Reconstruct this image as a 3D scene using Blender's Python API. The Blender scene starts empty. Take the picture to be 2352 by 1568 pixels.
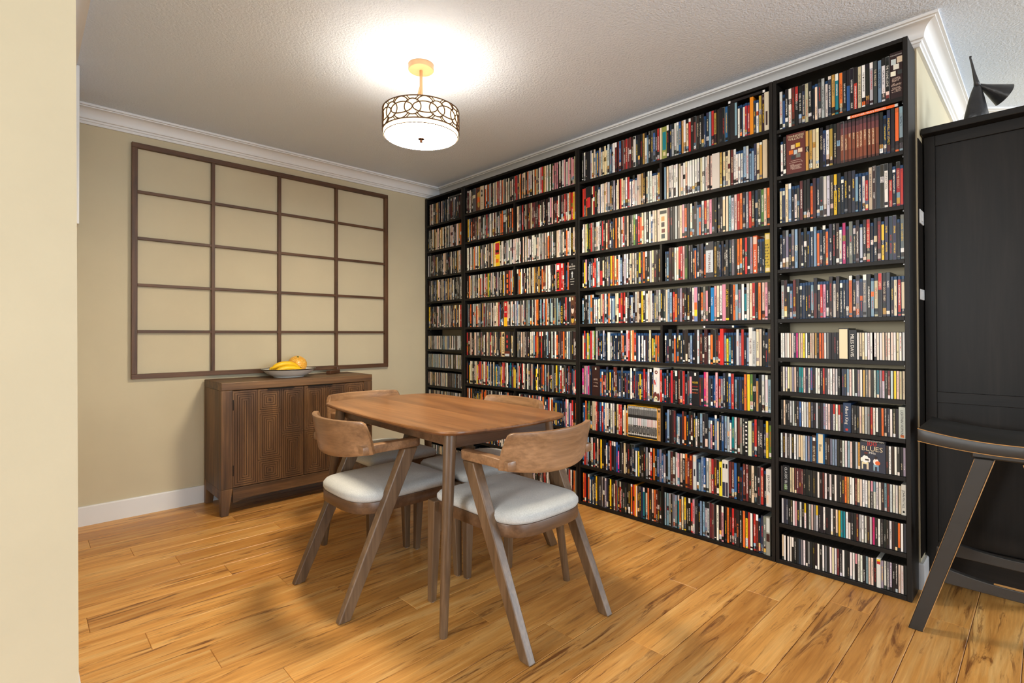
import bpy, bmesh, math, random
from mathutils import Vector, Matrix
random.seed(7)
PI = math.pi
scene = bpy.context.scene
COL = scene.collection

# ---------------------------------------------------------------- camera
W_, H_ = 2352, 1568
F_PX, YAW, PITCH, ROLL = 1181.84, 0.76391, 0.00704, -0.0028
CAM = Vector((-2.68679, -3.95933, 1.11702))
fwd = Vector((math.sin(YAW)*math.cos(PITCH), math.cos(YAW)*math.cos(PITCH), math.sin(PITCH)))
right = Vector((math.cos(YAW), -math.sin(YAW), 0)); up = right.cross(fwd)
rr = right*math.cos(ROLL)+up*math.sin(ROLL); uu = -right*math.sin(ROLL)+up*math.cos(ROLL)
cd = bpy.data.cameras.new('camera'); cam = bpy.data.objects.new('camera', cd); COL.objects.link(cam)
cd.sensor_width = 36; cd.lens = F_PX/W_*36; cd.shift_y = -21.89/W_; cd.clip_start = 0.02
M = Matrix((rr, uu, -fwd)).transposed().to_4x4(); M.translation = CAM; cam.matrix_world = M
scene.camera = cam

# ---------------------------------------------------------------- world, lights, exposure
scene.view_settings.view_transform = 'Standard'; scene.view_settings.look = 'None'
scene.view_settings.gamma = 1; scene.view_settings.use_curve_mapping = False
scene.view_settings.exposure = 0.66
w = bpy.data.worlds.new('daylight'); scene.world = w; w.use_nodes = True
bg = w.node_tree.nodes['Background']; bg.inputs[0].default_value = (0.86, 0.93, 1.0, 1); bg.inputs[1].default_value = 0.42

def area(name, loc, target, sx, sy, power, col):
    l = bpy.data.lights.new(name, 'AREA'); l.shape = 'RECTANGLE'; l.size = sx; l.size_y = sy; l.energy = power; l.color = col
    o = bpy.data.objects.new(name, l); COL.objects.link(o); o.location = loc
    o.rotation_euler = (Vector(target)-Vector(loc)).to_track_quat('-Z', 'Y').to_euler(); return o
area('window_daylight_behind', (-2.2, -13.0, 1.5), (-1.2, -1.5, 1.3), 5.0, 2.2, 250, (0.80, 0.91, 1.0))
area('added_left_fill', (-6.4, -2.75, 1.6), (0.0, -2.6, 1.1), 1.6, 1.2, 80, (0.98, 0.98, 0.96))  # added fill from the left to brighten the spines, no known source
area('window_daylight_side_room', (4.3, -9.0, 1.5), (-0.8, -2.0, 1.2), 3.0, 2.0, 230, (0.80, 0.91, 1.0))

# ---------------------------------------------------------------- helpers
def s2l(c):
    return tuple(((v/255)/12.92 if v/255 <= 0.04045 else ((v/255+0.055)/1.055)**2.4) for v in c)
def rgba(c): return (*s2l(c), 1.0)

class MB:
    def __init__(s): s.v = []; s.f = []
    def add(s, vs, fs):
        o = len(s.v); s.v += [tuple(v) for v in vs]; s.f += [tuple(i+o for i in f) for f in fs]; return s
    def box(s, x0, x1, y0, y1, z0, z1):
        return s.add([(x0,y0,z0),(x1,y0,z0),(x1,y1,z0),(x0,y1,z0),(x0,y0,z1),(x1,y0,z1),(x1,y1,z1),(x0,y1,z1)],
                     [(0,3,2,1),(4,5,6,7),(0,1,5,4),(1,2,6,5),(2,3,7,6),(3,0,4,7)])
    def hexa(s, bot, top):
        return s.add(list(bot)+list(top), [(3,2,1,0),(4,5,6,7),(0,1,5,4),(1,2,6,5),(2,3,7,6),(3,0,4,7)])
    def prism(s, poly, z0, z1, tf=None):
        n = len(poly); vs = [(x,y,z0) for x,y in poly]+[(x,y,z1) for x,y in poly]
        if tf: vs = [tf(*p) for p in vs]
        return s.add(vs, [tuple(reversed(range(n))), tuple(range(n,2*n))]+[(i,(i+1)%n,n+(i+1)%n,n+i) for i in range(n)])
    def loft(s, rings, cap=True, closed=True):
        n = len(rings[0]); vs = [p for r in rings for p in r]; fs = []
        for k in range(len(rings)-1):
            for i in range(n if closed else n-1):
                j = (i+1)%n; fs.append((k*n+i, k*n+j, (k+1)*n+j, (k+1)*n+i))
        if cap: fs += [tuple(reversed(range(n))), tuple((len(rings)-1)*n+i for i in range(n))]
        return s.add(vs, fs)
    def lathe(s, prof, n=32, cx=0, cy=0, cap=True):
        return s.loft([[(cx+r*math.cos(2*PI*i/n), cy+r*math.sin(2*PI*i/n), z) for i in range(n)] for r, z in prof], cap)
    def tube(s, pts, rad, n=8, closed=False, cap=True):
        pts = [Vector(p) for p in pts]; m = len(pts); rings = []; ref = None
        for k, p in enumerate(pts):
            a = pts[(k-1)%m] if (closed or k > 0) else p; b = pts[(k+1)%m] if (closed or k < m-1) else p
            t = (b-a).normalized()
            if ref is None: ref = Vector((0,0,1)) if abs(t.z) < .9 else Vector((1,0,0))
            u = (ref - t*ref.dot(t)).normalized(); v = t.cross(u); ref = u
            r = rad[k] if isinstance(rad, (list, tuple)) else rad
            rings.append([p+u*r*math.cos(2*PI*i/n)+v*r*math.sin(2*PI*i/n) for i in range(n)])
        if closed: rings.append(rings[0]); cap = False
        return s.loft(rings, cap)

def obj(name, mb, mat, parent=None, loc=None, bevel=0, smooth=False, segs=2):
    me = bpy.data.meshes.new(name); me.from_pydata(mb.v, [], mb.f); 
    bm = bmesh.new(); bm.from_mesh(me)
    bmesh.ops.recalc_face_normals(bm, faces=bm.faces)
    if bevel:
        es = [e for e in bm.edges if len(e.link_faces) == 2 and e.calc_face_angle(0) > 0.5]
        bmesh.ops.bevel(bm, geom=es, offset=bevel, segments=segs, profile=0.5, affect='EDGES', clamp_overlap=True)
    bm.to_mesh(me); bm.free()
    if smooth:
        me.shade_smooth() if smooth is True else me.set_sharp_from_angle(angle=smooth) if False else None
        for p in me.polygons: p.use_smooth = True
        if smooth is not True: me.set_sharp_from_angle(angle=smooth)
    o = bpy.data.objects.new(name, me); me.materials.append(mat); COL.objects.link(o)
    if parent: o.parent = parent
    if loc: o.location = loc
    return o
def tag(o, label=None, cat=None, group=None, kind=None):
    if label: o['label'] = label
    if cat: o['category'] = cat
    if group: o['group'] = group
    if kind: o['kind'] = kind
    return o
def thing(name, label, cat, loc=(0,0,0), rz=0, group=None):
    o = bpy.data.objects.new(name, None); COL.objects.link(o); o.location = loc; o.rotation_euler = (0,0,rz); o.empty_display_size = .05
    return tag(o, label, cat, group)
def structure(name, mb, mat, parent=None, **k):
    return tag(obj(name, mb, mat, parent, **k), kind='structure')

# ---------------------------------------------------------------- materials
def new_mat(name):
    m = bpy.data.materials.new(name); m.use_nodes = True; nt = m.node_tree
    return m, nt, nt.nodes['Principled BSDF']
def nd(nt, t, **kw):
    n = nt.nodes.new(t)
    for k, v in kw.items():
        if k.startswith('i_'): n.inputs[k[2:].replace('_', ' ')].default_value = v
        elif isinstance(k, str): setattr(n, k, v)
    return n
def ramp(nt, fac, stops):
    n = nt.nodes.new('ShaderNodeValToRGB'); e = n.color_ramp.elements
    while len(e) < len(stops): e.new(0.5)
    for el, (p, c) in zip(e, stops): el.position = p; el.color = rgba(c) if len(c) == 3 else c
    nt.links.new(fac, n.inputs[0]); return n.outputs[0]
def bump(nt, b, height, strength, dist=0.01):
    n = nt.nodes.new('ShaderNodeBump'); n.inputs['Strength'].default_value = strength; n.inputs['Distance'].default_value = dist
    nt.links.new(height, n.inputs['Height']); nt.links.new(n.outputs[0], b.inputs['Normal'])
def coords(nt, scale=(1,1,1), rnd=True, kind='Object'):
    tc = nt.nodes.new('ShaderNodeTexCoord'); mp = nt.nodes.new('ShaderNodeMapping'); mp.inputs['Scale'].default_value = scale
    src = tc.outputs[kind]
    if rnd:
        oi = nt.nodes.new('ShaderNodeObjectInfo'); mu = nd(nt, 'ShaderNodeMath', operation='MULTIPLY'); mu.inputs[1].default_value = 37.0
        nt.links.new(oi.outputs['Random'], mu.inputs[0])
        cx = nt.nodes.new('ShaderNodeCombineXYZ')
        for i in range(3): nt.links.new(mu.outputs[0], cx.inputs[i])
        va = nd(nt, 'ShaderNodeVectorMath', operation='ADD'); nt.links.new(src, va.inputs[0]); nt.links.new(cx.outputs[0], va.inputs[1]); src = va.outputs[0]
    nt.links.new(src, mp.inputs[0]); return mp.outputs[0]
def noise(nt, vec, scale, detail=4, rough=0.55, dist=0.0):
    n = nd(nt, 'ShaderNodeTexNoise'); n.inputs['Scale'].default_value = scale; n.inputs['Detail'].default_value = detail
    n.inputs['Roughness'].default_value = rough; n.inputs['Distortion'].default_value = dist
    nt.links.new(vec, n.inputs['Vector']); return n.outputs['Fac']
def mix(nt, fac, a, b, mode='MIX'):
    n = nd(nt, 'ShaderNodeMix', data_type='RGBA', blend_type=mode)
    for sock, val in ((n.inputs[0], fac), (n.inputs[6], a), (n.inputs[7], b)):
        if hasattr(val, 'links'): nt.links.new(val, sock)
        else: sock.default_value = val
    return n.outputs[2]

def plain(name, c, rough=0.5, metal=0.0, var=0.06, bscale=0, bstr=0, spec=0.5):
    m, nt, b = new_mat(name); b.inputs['Roughness'].default_value = rough; b.inputs['Metallic'].default_value = metal
    b.inputs['Specular IOR Level'].default_value = spec
    v = coords(nt, rnd=False); f = noise(nt, v, 3.0)
    lo = tuple(max(0, x*(1-var)) for x in c); hi = tuple(min(255, x*(1+var)) for x in c)
    nt.links.new(ramp(nt, f, [(0.3, lo), (0.7, hi)]), b.inputs['Base Color'])
    if bstr: bump(nt, b, noise(nt, v, bscale, 3), bstr)
    return m

def wood(name, dark, mid, light, axis='x', scale=1.0, rough=0.4, streak=0.5, coat=0.0, spec=0.5):
    m, nt, b = new_mat(name); b.inputs['Roughness'].default_value = rough; b.inputs['Coat Weight'].default_value = coat
    b.inputs['Specular IOR Level'].default_value = spec
    sc = {'x': (0.9, 9, 9), 'y': (9, 0.9, 9), 'z': (9, 9, 0.9)}[axis]; sc = tuple(q*scale for q in sc)
    v = coords(nt, sc); f1 = noise(nt, v, 1.6, 6, 0.6, 0.9)
    sc2 = {'x': (2, 60, 60), 'y': (60, 2, 60), 'z': (60, 60, 2)}[axis]; v2 = coords(nt, tuple(q*scale for q in sc2)); f2 = noise(nt, v2, 2.0, 3, 0.6)
    c1 = ramp(nt, f1, [(0.28, dark), (0.5, mid), (0.72, light)])
    c2 = ramp(nt, f2, [(0.35, (120,110,100)), (0.65, (255,255,255))])
    c = mix(nt, streak, c1, c2, 'MULTIPLY')
    nt.links.new(c, b.inputs['Base Color']); bump(nt, b, f2, 0.08, 0.002)
    return m

def floor_wood():
    m, nt, b = new_mat('laminate_oak'); b.inputs['Roughness'].default_value = 0.36; b.inputs['Specular IOR Level'].default_value = 0.4
    v = coords(nt, (0.7, 8.5, 1)); f1 = noise(nt, v, 1.5, 5, 0.62, 1.2)
    v3 = coords(nt, (1.15, 13.0, 1)); f3 = noise(nt, v3, 1.7, 6, 0.66, 1.9)
    v2 = coords(nt, (3, 70, 1)); f2 = noise(nt, v2, 2.0, 3, 0.6)
    c1 = ramp(nt, f1, [(0.28, (198,136,64)), (0.5, (228,168,90)), (0.72, (242,198,128))])
    dk = ramp(nt, f3, [(0.33, (0.95,0.95,0.95,1)), (0.45, (0,0,0,1))])
    c = mix(nt, dk, c1, rgba((132,82,40)))
    g = ramp(nt, f2, [(0.3, (205,198,190)), (0.7, (255,255,255))]); c = mix(nt, 0.55, c, g, 'MULTIPLY')
    oi = nt.nodes.new('ShaderNodeObjectInfo'); t = ramp(nt, oi.outputs['Random'], [(0.0, (226,220,214)), (1.0, (255,255,255))])
    c = mix(nt, 1.0, c, t, 'MULTIPLY')
    nt.links.new(c, b.inputs['Base Color']); bump(nt, b, f2, 0.05, 0.002)
    return m

def ceiling_mat():
    m, nt, b = new_mat('textured_ceiling_paint'); b.inputs['Roughness'].default_value = 0.9
    b.inputs['Base Color'].default_value = rgba((224,237,255))
    v = coords(nt, rnd=False); bump(nt, b, noise(nt, v, 85, 4, 0.6), 0.6, 0.012); return m
def print_mat():
    # printed card: base colour per face, with rows of small unreadable marks where the ink alpha asks for them
    m, nt, b = new_mat('printed_spine'); b.inputs['Roughness'].default_value = 0.38; b.inputs['Specular IOR Level'].default_value = 0.35
    a = nd(nt, 'ShaderNodeAttribute', attribute_name='Col'); k = nd(nt, 'ShaderNodeAttribute', attribute_name='Ink')
    uv = nd(nt, 'ShaderNodeUVMap', uv_map='UVMap'); sp = nt.nodes.new('ShaderNodeSeparateXYZ'); nt.links.new(uv.outputs[0], sp.inputs[0])
    def mth(op, x, y=None):
        n = nd(nt, 'ShaderNodeMath', operation=op)
        for i, q in enumerate((x, y)):
            if q is None: continue
            if hasattr(q, 'links'): nt.links.new(q, n.inputs[i])
            else: n.inputs[i].default_value = q
        return n.outputs[0]
    u, vv = sp.outputs[0], sp.outputs[1]
    def wn(x, y):
        c = nt.nodes.new('ShaderNodeCombineXYZ'); nt.links.new(x, c.inputs[0]); nt.links.new(y, c.inputs[1])
        n = nd(nt, 'ShaderNodeTexWhiteNoise', noise_dimensions='2D'); nt.links.new(c.outputs[0], n.inputs[0]); return n.outputs['Value']
    fu = mth('FLOOR', mth('MULTIPLY', u, 5.0)); fv = mth('FLOOR', mth('MULTIPLY', vv, 600.0)); gap = mth('LESS_THAN', mth('FRACT', mth('MULTIPLY', vv, 200.0)), 0.76); fw = mth('FLOOR', mth('MULTIPLY', vv, 24.0))
    letters = mth('MULTIPLY', mth('GREATER_THAN', wn(fu, fv), 0.40), gap); words = mth('GREATER_THAN', wn(fw, mth('MULTIPLY', fw, 1.7)), 0.22)
    band = mth('LESS_THAN', mth('ABSOLUTE', u), 0.5)
    fac = mth('MULTIPLY', mth('MULTIPLY', mth('MULTIPLY', letters, words), band), k.outputs['Alpha'])
    nt.links.new(mix(nt, fac, a.outputs['Color'], k.outputs['Color']), b.inputs['Base Color']); return m

MAT = {}
MAT['wall'] = plain('beige_wall_paint', (202,190,160), 0.75, var=0.015, bscale=60, bstr=0.03)
MAT['white'] = plain('white_trim_paint', (226,226,226), 0.45, var=0.01)
MAT['ceiling'] = ceiling_mat()
MAT['floor'] = floor_wood()
MAT['subfloor'] = plain('seam_glint_base', (206,166,118), 0.8)  # pale colour imitates light caught along the plank seams
MAT['black'] = wood('black_brown_veneer', (20,18,16), (27,24,21), (36,32,28), 'z', 1.0, 0.45, 0.3, spec=0.25)
MAT['blackh'] = wood('black_brown_veneer_horizontal', (20,18,16), (27,24,21), (36,32,28), 'y', 1.0, 0.45, 0.3, spec=0.25)
MAT['walnut'] = wood('walnut_stain', (88,66,45), (113,87,62), (134,107,80), 'z', 0.8, 0.36, 0.4)
MAT['walnut_x'] = wood('walnut_stain_back', (118,84,56), (148,110,76), (172,132,96), 'x', 0.7, 0.34, 0.35)
MAT['frame'] = wood('walnut_frame', (76,53,35), (100,72,49), (120,90,64), 'x', 0.7, 0.36, 0.35)
MAT['table'] = wood('walnut_tabletop', (106,67,36), (142,95,54), (168,118,72), 'y', 0.55, 0.33, 0.35, coat=0.05)
MAT['mango'] = wood('rustic_mango_wood', (50,34,21), (104,73,43), (146,108,68), 'x', 0.5, 0.5, 0.5)
MAT['mango_z'] = wood('rustic_mango_wood_upright', (50,34,21), (104,73,43), (146,108,68), 'z', 0.5, 0.5, 0.5)
MAT['lattice'] = wood('stained_lattice_wood', (68,43,22), (94,61,34), (116,79,46), 'z', 1.5, 0.5, 0.3)
MAT['print'] = print_mat()

# ---------------------------------------------------------------- room shell
CEIL = 2.483; XW = 0.177; XL = -2.568; YN = -2.08; YE = -3.562
fl = structure('floor', MB().box(-6.5, 5.5, -15, 0.1, -0.03, -0.0085), MAT['subfloor'])
pitch = 0.1437; y = -3.027 + pitch*21
rows = []
while y > -5.2:
    rows.append((y-pitch, y)); y -= pitch
pn = 0
for i, (a, b) in enumerate(rows):
    b = min(b, -0.001); 
    if a > -0.02: continue
    x = -2.56 - ((i*0.53) % 1.21)
    while x < 1.5:
        x0 = max(x, -2.56 if b > YN-0.2 else -3.6); x1 = min(x+1.21, 1.5)
        if x1-x0 > 0.03:
            p = obj('plank', MB().box(x0-(x0+x1)/2+0.0004, x1-(x0+x1)/2-0.0004, -(b-a)/2+0.0008, (b-a)/2-0.0008, -0.008, 0), MAT['floor'], fl, ((x0+x1)/2, (a+b)/2, 0), bevel=0.0016, segs=1)
            pn += 1
        x += 1.21
structure('ceiling', MB().box(-6.5, 5.5, -15, 0.1, CEIL, CEIL+0.05), MAT['ceiling'])
structure('wall_back', MB().box(XL-0.02, XW+0.1, 0, 0.1, 0, CEIL), MAT['wall'])
structure('wall_right', MB().prism([(XW,0),(XW,YE),(2.6,YE),(2.6,YE+0.1),(XW+0.1,YE+0.1),(XW+0.1,0)], 0, CEIL), MAT['wall'])
structure('wall_left', MB().hexa([(-3.6,YN,0),(XL+0.005,YN,0),(XL+0.005,0.1,0),(-3.6,0.1,0)], [(-3.6,YN,CEIL),(XL-0.009,YN,CEIL),(XL-0.009,0.1,CEIL),(-3.6,0.1,CEIL)]), MAT['wall'])
# diagonal wall of the next room, seen only as a line of crown behind the tall cabinet
def diag(cx, cy, dx, dy, L, t):
    d = Vector((dx,dy)).normalized(); n = Vector((-d.y, d.x)); c = Vector((cx,cy))
    return [tuple(c-d*L), tuple(c+d*L), tuple(c+d*L+n*t), tuple(c-d*L+n*t)]
structure('wall_diagonal', MB().prism(diag(1.62, -3.70, .722, -.692, 1.3, .1), 0, CEIL), MAT['wall'])

def sweep(name, path, prof, z0, mat):
    n = len(path); P = [Vector(p) for p in path]; off = []
    for i in range(n):
        ds = []
        if i > 0: ds.append((P[i]-P[i-1]).normalized())
        if i < n-1: ds.append((P[i+1]-P[i]).normalized())
        ns = [Vector((d.y, -d.x)) for d in ds]
        if len(ns) == 1: off.append(ns[0])
        else:
            q = ns[0]+ns[1]; off.append(q/(1+ns[0].dot(ns[1])))
    for i in range(n-1):
        rings = [[(P[k].x+off[k].x*d, P[k].y+off[k].y*d, z0+z) for d, z in prof] for k in (i, i+1)]
        structure('%s_%s' % (name, SIDES[name][i]), MB().loft(rings), mat, smooth=0.5)
SIDES = {'trim': ['1','2','3','4'], 'baseboard': ['left','back','right','return']}
cove = [(0.030+0.040*(1-math.cos(t)), -0.070+0.050*math.sin(t)) for t in [k*PI/2/7 for k in range(8)]]
prof = [(0.0,-0.102),(0.013,-0.102),(0.014,-0.088),(0.020,-0.085),(0.022,-0.076),(0.030,-0.073)]+cove+[(0.074,-0.019),(0.074,-0.013),(0.085,-0.012),(0.085,0),(0,0)]
path = [(XL,YN),(XL,0),(XW,0),(XW,YE),(2.55,YE)]
sweep('trim', path, prof, CEIL, MAT['white'])
sweep('baseboard', path, [(0,0),(0.014,0),(0.014,0.108),(0.010,0.115),(0,0.115)], 0, MAT['white'])
c45 = Vector((1.62,-3.70)); d45 = Vector((.722,-.692)).normalized()
SIDES['trim'] = ['5']; sweep('trim', [tuple(c45-d45*1.25), tuple(c45+d45*1.25)], prof, CEIL, MAT['white'])

# light switches on the wall end, peeking between bookcase and cabinet
for z0, z1, lb in ((1.612, 1.674, 'small white wall plate, higher of two in the gap beside the tall black cabinet'), (1.272, 1.319, 'small white wall plate, lower of two in the gap beside the tall black cabinet')):
    t = thing('wall_plate', lb, 'wall plate', (0.24, YE, z0))
    obj('plate', MB().box(-0.045, 0.05, -0.006, 0, 0, z1-z0), MAT['white'], t, bevel=0.002)
    obj('rocker', MB().box(-0.012, 0.012, -0.009, -0.006, 0.012, z1-z0-0.012), MAT['white'], t, bevel=0.001)

# white cupboard behind the wall corner
t = thing('wall_cupboard', 'white wall-hung cupboard peeking out behind the near beige wall corner', 'cupboard', (XL, -0.602, 1.681))
obj('body', MB().box(0.0, 0.078, 0, 0.34, 0, CEIL-1.681-0.001), MAT['white'], t, bevel=0.002)
obj('door', MB().box(0.078, 0.097, 0.0, 0.34, 0.002, CEIL-1.681-0.004), MAT['white'], t, bevel=0.003)

# ---------------------------------------------------------------- lattice on the back wall
t = thing('wall_lattice', 'large brown wooden grid frame hanging on the beige wall above the sideboard', 'wall decoration', (-1.29, 0, 0.852))
gx0, gx1, gh = -0.895, 0.895, 1.477
FR = 0.031
for a in ((gx0, gx1, 0, FR), (gx0, gx1, gh-FR, gh)): obj('frame_rail', MB().box(a[0], a[1], -0.03, -0.002, a[2], a[3]), wood('lattice_rail', (68,43,22), (94,61,34), (116,79,46), 'x', 1.5, 0.5, 0.3), t, bevel=0.002)
for a in ((gx0, gx0+FR), (gx1-FR, gx1)): obj('frame_stile', MB().box(a[0], a[1], -0.0305, -0.002, FR, gh-FR), MAT['lattice'], t, bevel=0.002)
lx = bpy.data.materials['lattice_rail']
for zc in (2.025, 1.734, 1.441, 1.149): obj('crossbar', MB().box(gx0+FR, gx1-FR, -0.024, -0.006, zc-0.852-0.009, zc-0.852+0.009), lx, t, bevel=0.0015)
for xc in (-1.7335, -1.2955, -0.8555): obj('upright', MB().box(xc+1.29-0.011, xc+1.29+0.011, -0.027, -0.004, FR, gh-FR), MAT['lattice'], t, bevel=0.0015)

# ---------------------------------------------------------------- sideboard
SX0, SX1, SYF, SH = -1.785, -0.760, -0.421, 0.828
sb = thing('sideboard', 'rustic brown wooden sideboard with two carved doors under the wall lattice', 'sideboard', ((SX0+SX1)/2, -0.02, 0))
cx = (SX0+SX1)/2; hw = (SX1-SX0)/2; yf = SYF+0.02
obj('top', MB().box(-hw, hw, yf, 0, 0.778, SH), MAT['mango'], sb, bevel=0.004)
for s in (-1, 1):
    obj('side_panel', MB().box(min(s*hw,s*(hw-0.022)), max(s*hw,s*(hw-0.022)), yf+0.03, -0.005, 0.16, 0.778), MAT['mango_z'], sb, bevel=0.002)
    obj('stile', MB().box(min(s*hw,s*(hw-0.066)), max(s*hw,s*(hw-0.066)), yf, yf+0.03, 0.165, 0.778), MAT['mango_z'], sb, bevel=0.003)
    for (ya, yb) in ((yf, 1), (0.0, -1)):
        xo, xi = s*hw, s*(hw-0.066); d = 0.055*yb
        obj('leg', MB().hexa([(xo,ya,0),(s*(hw-0.042),ya,0),(s*(hw-0.042),ya+d*0.7,0),(xo,ya+d*0.7,0)], [(xo,ya,0.165),(xi,ya,0.165),(xi,ya+d,0.165),(xo,ya+d,0.165)]), MAT['mango_z'], sb, bevel=0.003)
    obj('side_rail', MB().box(min(s*hw,s*(hw-0.022)), max(s*hw,s*(hw-0.022)), yf+0.05, -0.05, 0.10, 0.16), MAT['mango'], sb, bevel=0.002)
n = 18; bw = hw-0.066
ap = [(-bw, 0.165)]+[(-bw+2*bw*i/n, 0.072+0.022*(1-abs(2*i/n-1)**6)) for i in range(n+1)]+[(bw, 0.165)]
obj('apron', MB().prism(ap, 0, 0.026, tf=lambda x, y, z: (x, yf+0.002+z, y)), MAT['mango'], sb, bevel=0.002)
obj('back_panel', MB().box(-hw+0.022, hw-0.022, -0.02, -0.006, 0.12, 0.778), MAT['mango'], sb)
obj('bottom_panel', MB().box(-hw+0.022, hw-0.022, yf+0.03, -0.02, 0.15, 0.165), MAT['mango'], sb)
metal_dark = plain('dark_iron', (38,34,30), 0.45, 0.8)
carve = wood('carved_mango', (58,39,24), (104,72,43), (140,102,64), 'z', 0.55, 0.5, 0.3)
groove = plain('groove_darker_tone', (74,50,30), 0.6)  # darker tone between the raised carved rings
def nested(mb, x0, x1, z0, z1, y, step=0.0135, wdt=0.0105, lift=0.004):
    # concentric raised rectangles, a groove between each
    while x1-x0 > 0.012 and z1-z0 > 0.012:
        w2 = min(wdt, (x1-x0)/2.05, (z1-z0)/2.05)
        i = [(x0+w2,z0+w2),(x1-w2,z0+w2),(x1-w2,z1-w2),(x0+w2,z1-w2)]; o = [(x0,z0),(x1,z0),(x1,z1),(x0,z1)]
        vs = [(a,y,b) for a,b in o]+[(a,y-lift,b) for a,b in [(x0+.001,z0+.001),(x1-.001,z0+.001),(x1-.001,z1-.001),(x0+.001,z1-.001)]]+[(a,y-lift,b) for a,b in i]+[(a,y,b) for a,b in i]
        fs = []
        for k in range(4):
            j = (k+1)%4; fs += [(k,j,4+j,4+k),(4+k,4+j,8+j,8+k),(8+k,8+j,12+j,12+k)]
        mb.add(vs, fs); x0 += step; x1 -= step; z0 += step; z1 -= step
for s in (-1, 1):
    d0, d1 = (-bw, -0.0015) if s < 0 else (0.0015, bw)
    dr = obj('door', MB().box(d0, d1, yf+0.010, yf+0.028, 0.167, 0.775), groove, sb, bevel=0.001)
    c3 = (d1-d0)/3
    for k in range(3):
        mb = MB(); a, b = d0+k*c3+0.0006, d0+(k+1)*c3-0.0006; yy = yf+0.010
        odd = k == 1
        if not odd: nested(mb, a, b, 0.169, 0.773, yy) if (k == 0) == (s < 0) else (nested(mb, a, b, 0.47, 0.773, yy), nested(mb, a, b, 0.169, 0.468, yy))
        else: nested(mb, a, b, 0.628, 0.773, yy), nested(mb, a, b, 0.316, 0.626, yy), nested(mb, a, b, 0.169, 0.314, yy)
        obj('carved_panel', mb, carve, dr)
    hx = -0.155 if s < 0 else 0.11
    h = MB().box(hx-0.085, hx+0.085, yf-0.010, yf+0.012, 0.7748, 0.7775).box(hx-0.085, hx+0.085, yf-0.011, yf-0.009, 0.770, 0.7775)
    obj('handle', h, metal_dark, dr)
    for zc in (0.685, 0.275): obj('hinge', MB().box(s*bw-0.006, s*bw+0.006, yf+0.001, yf+0.009, zc-0.033, zc+0.033), metal_dark, dr, bevel=0.001)

# fruit bowl and fruit
enam = plain('white_enamel', (236,236,230), 0.18, var=0.01); rimm = plain('dark_enamel_rim', (34,28,26), 0.3)
BX, BY, BZ = -1.300, -0.215, SH+0.0006
bowl = thing('fruit_bowl', 'wide white enamel bowl with dark rim on the sideboard', 'bowl', (BX,BY,BZ))
pr = [(0.0,0.0),(0.098,0.0),(0.102,0.003),(0.100,0.006),(0.118,0.012),(0.142,0.026),(0.163,0.044),(0.178,0.057),(0.176,0.058),(0.160,0.047),(0.138,0.030),(0.112,0.016),(0.080,0.010),(0.0,0.009)]
obj('body', MB().lathe(pr[1:-1], 48), enam, bowl, smooth=0.8)
obj('rim', MB().tube([(0.177*math.cos(a), 0.177*math.sin(a), 0.0575) for a in [2*PI*i/48 for i in range(48)]], 0.0036, 8, closed=True), rimm, bowl, smooth=True)
ban = plain('banana_skin', (248,196,20), 0.4, var=0.05); tip = plain('banana_tip', (60,44,24), 0.7)
def banana(lb, loc, rz, L=0.19, arch=0.03, r=0.019, tilt=0):
    t = thing('banana', lb, 'banana', loc, rz, None); t.rotation_euler = (tilt, 0, rz)
    m = 16; pts = []; rad = []
    for i in range(m+1):
        q = i/m*2-1; pts.append((q*L/2, 0, r+arch*(1-q*q))); rad.append(max(0.004, r*(1-abs(q)**4.5)))
    obj('peel', MB().tube(pts, rad, 10), ban, t, smooth=True)
    obj('stem_end', MB().tube([(L/2-0.002, 0, r), (L/2+0.010, 0, r-0.001)], [0.0045, 0.004], 8), tip, t)
    return t
banana('yellow banana lying lower in the bowl, in front of the melon', (BX-0.03,BY-0.085,BZ+0.024), 0.0, 0.20, 0.024)
banana('yellow banana arched on top of the others in the bowl', (BX-0.040,BY-0.048,BZ+0.046), -0.06, 0.19, 0.030)
banana('yellow banana tip poking out at the bowl side away from the melon', (BX-0.085,BY+0.01,BZ+0.028), 0.5, 0.13, 0.016)
m, nt, b = new_mat('netted_rind'); b.inputs['Roughness'].default_value = 0.3
vo = nd(nt, 'ShaderNodeTexVoronoi', feature='DISTANCE_TO_EDGE'); vo.inputs['Scale'].default_value = 95; nt.links.new(coords(nt, rnd=False), vo.inputs['Vector'])
nt.links.new(ramp(nt, vo.outputs['Distance'], [(0.0, (244,212,120)), (0.14, (228,152,18))]), b.inputs['Base Color']); bump(nt, b, vo.outputs['Distance'], 0.3, 0.002)
ml = thing('melon', 'round orange netted melon resting in the white bowl', 'melon', (BX+0.074,BY+0.050,BZ+0.028))
ml.rotation_euler = (0.35, -0.25, 0.4)
obj('rind', MB().lathe([(0.0006+0.066*math.sin(PI*i/18), 0.062-0.061*math.cos(PI*i/18)-0.0) for i in range(19)], 36), m, ml, smooth=True)
obj('stem_scar', MB().lathe([(0.008,0.1222),(0.006,0.1245),(0.001,0.1248)], 10), plain('stem_scar', (70,96,48), 0.7), ml)
wt = thing('wooden_block', 'small dark wooden block with an upright peg on the sideboard', 'wooden ornament', (-0.93,-0.125,SH+0.0006), math.radians(40))
obj('block', MB().box(-0.082, 0.082, -0.018, 0.018, 0, 0.026), wood('dark_block_wood', (60,36,22), (84,52,32), (104,66,42), 'x', 2, 0.45), wt, bevel=0.003)
obj('peg', MB().lathe([(0.009,0.026),(0.009,0.044),(0.007,0.047),(0.001,0.048)], 16, 0.066, 0), bpy.data.materials['dark_block_wood'], wt, smooth=0.6)

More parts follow.
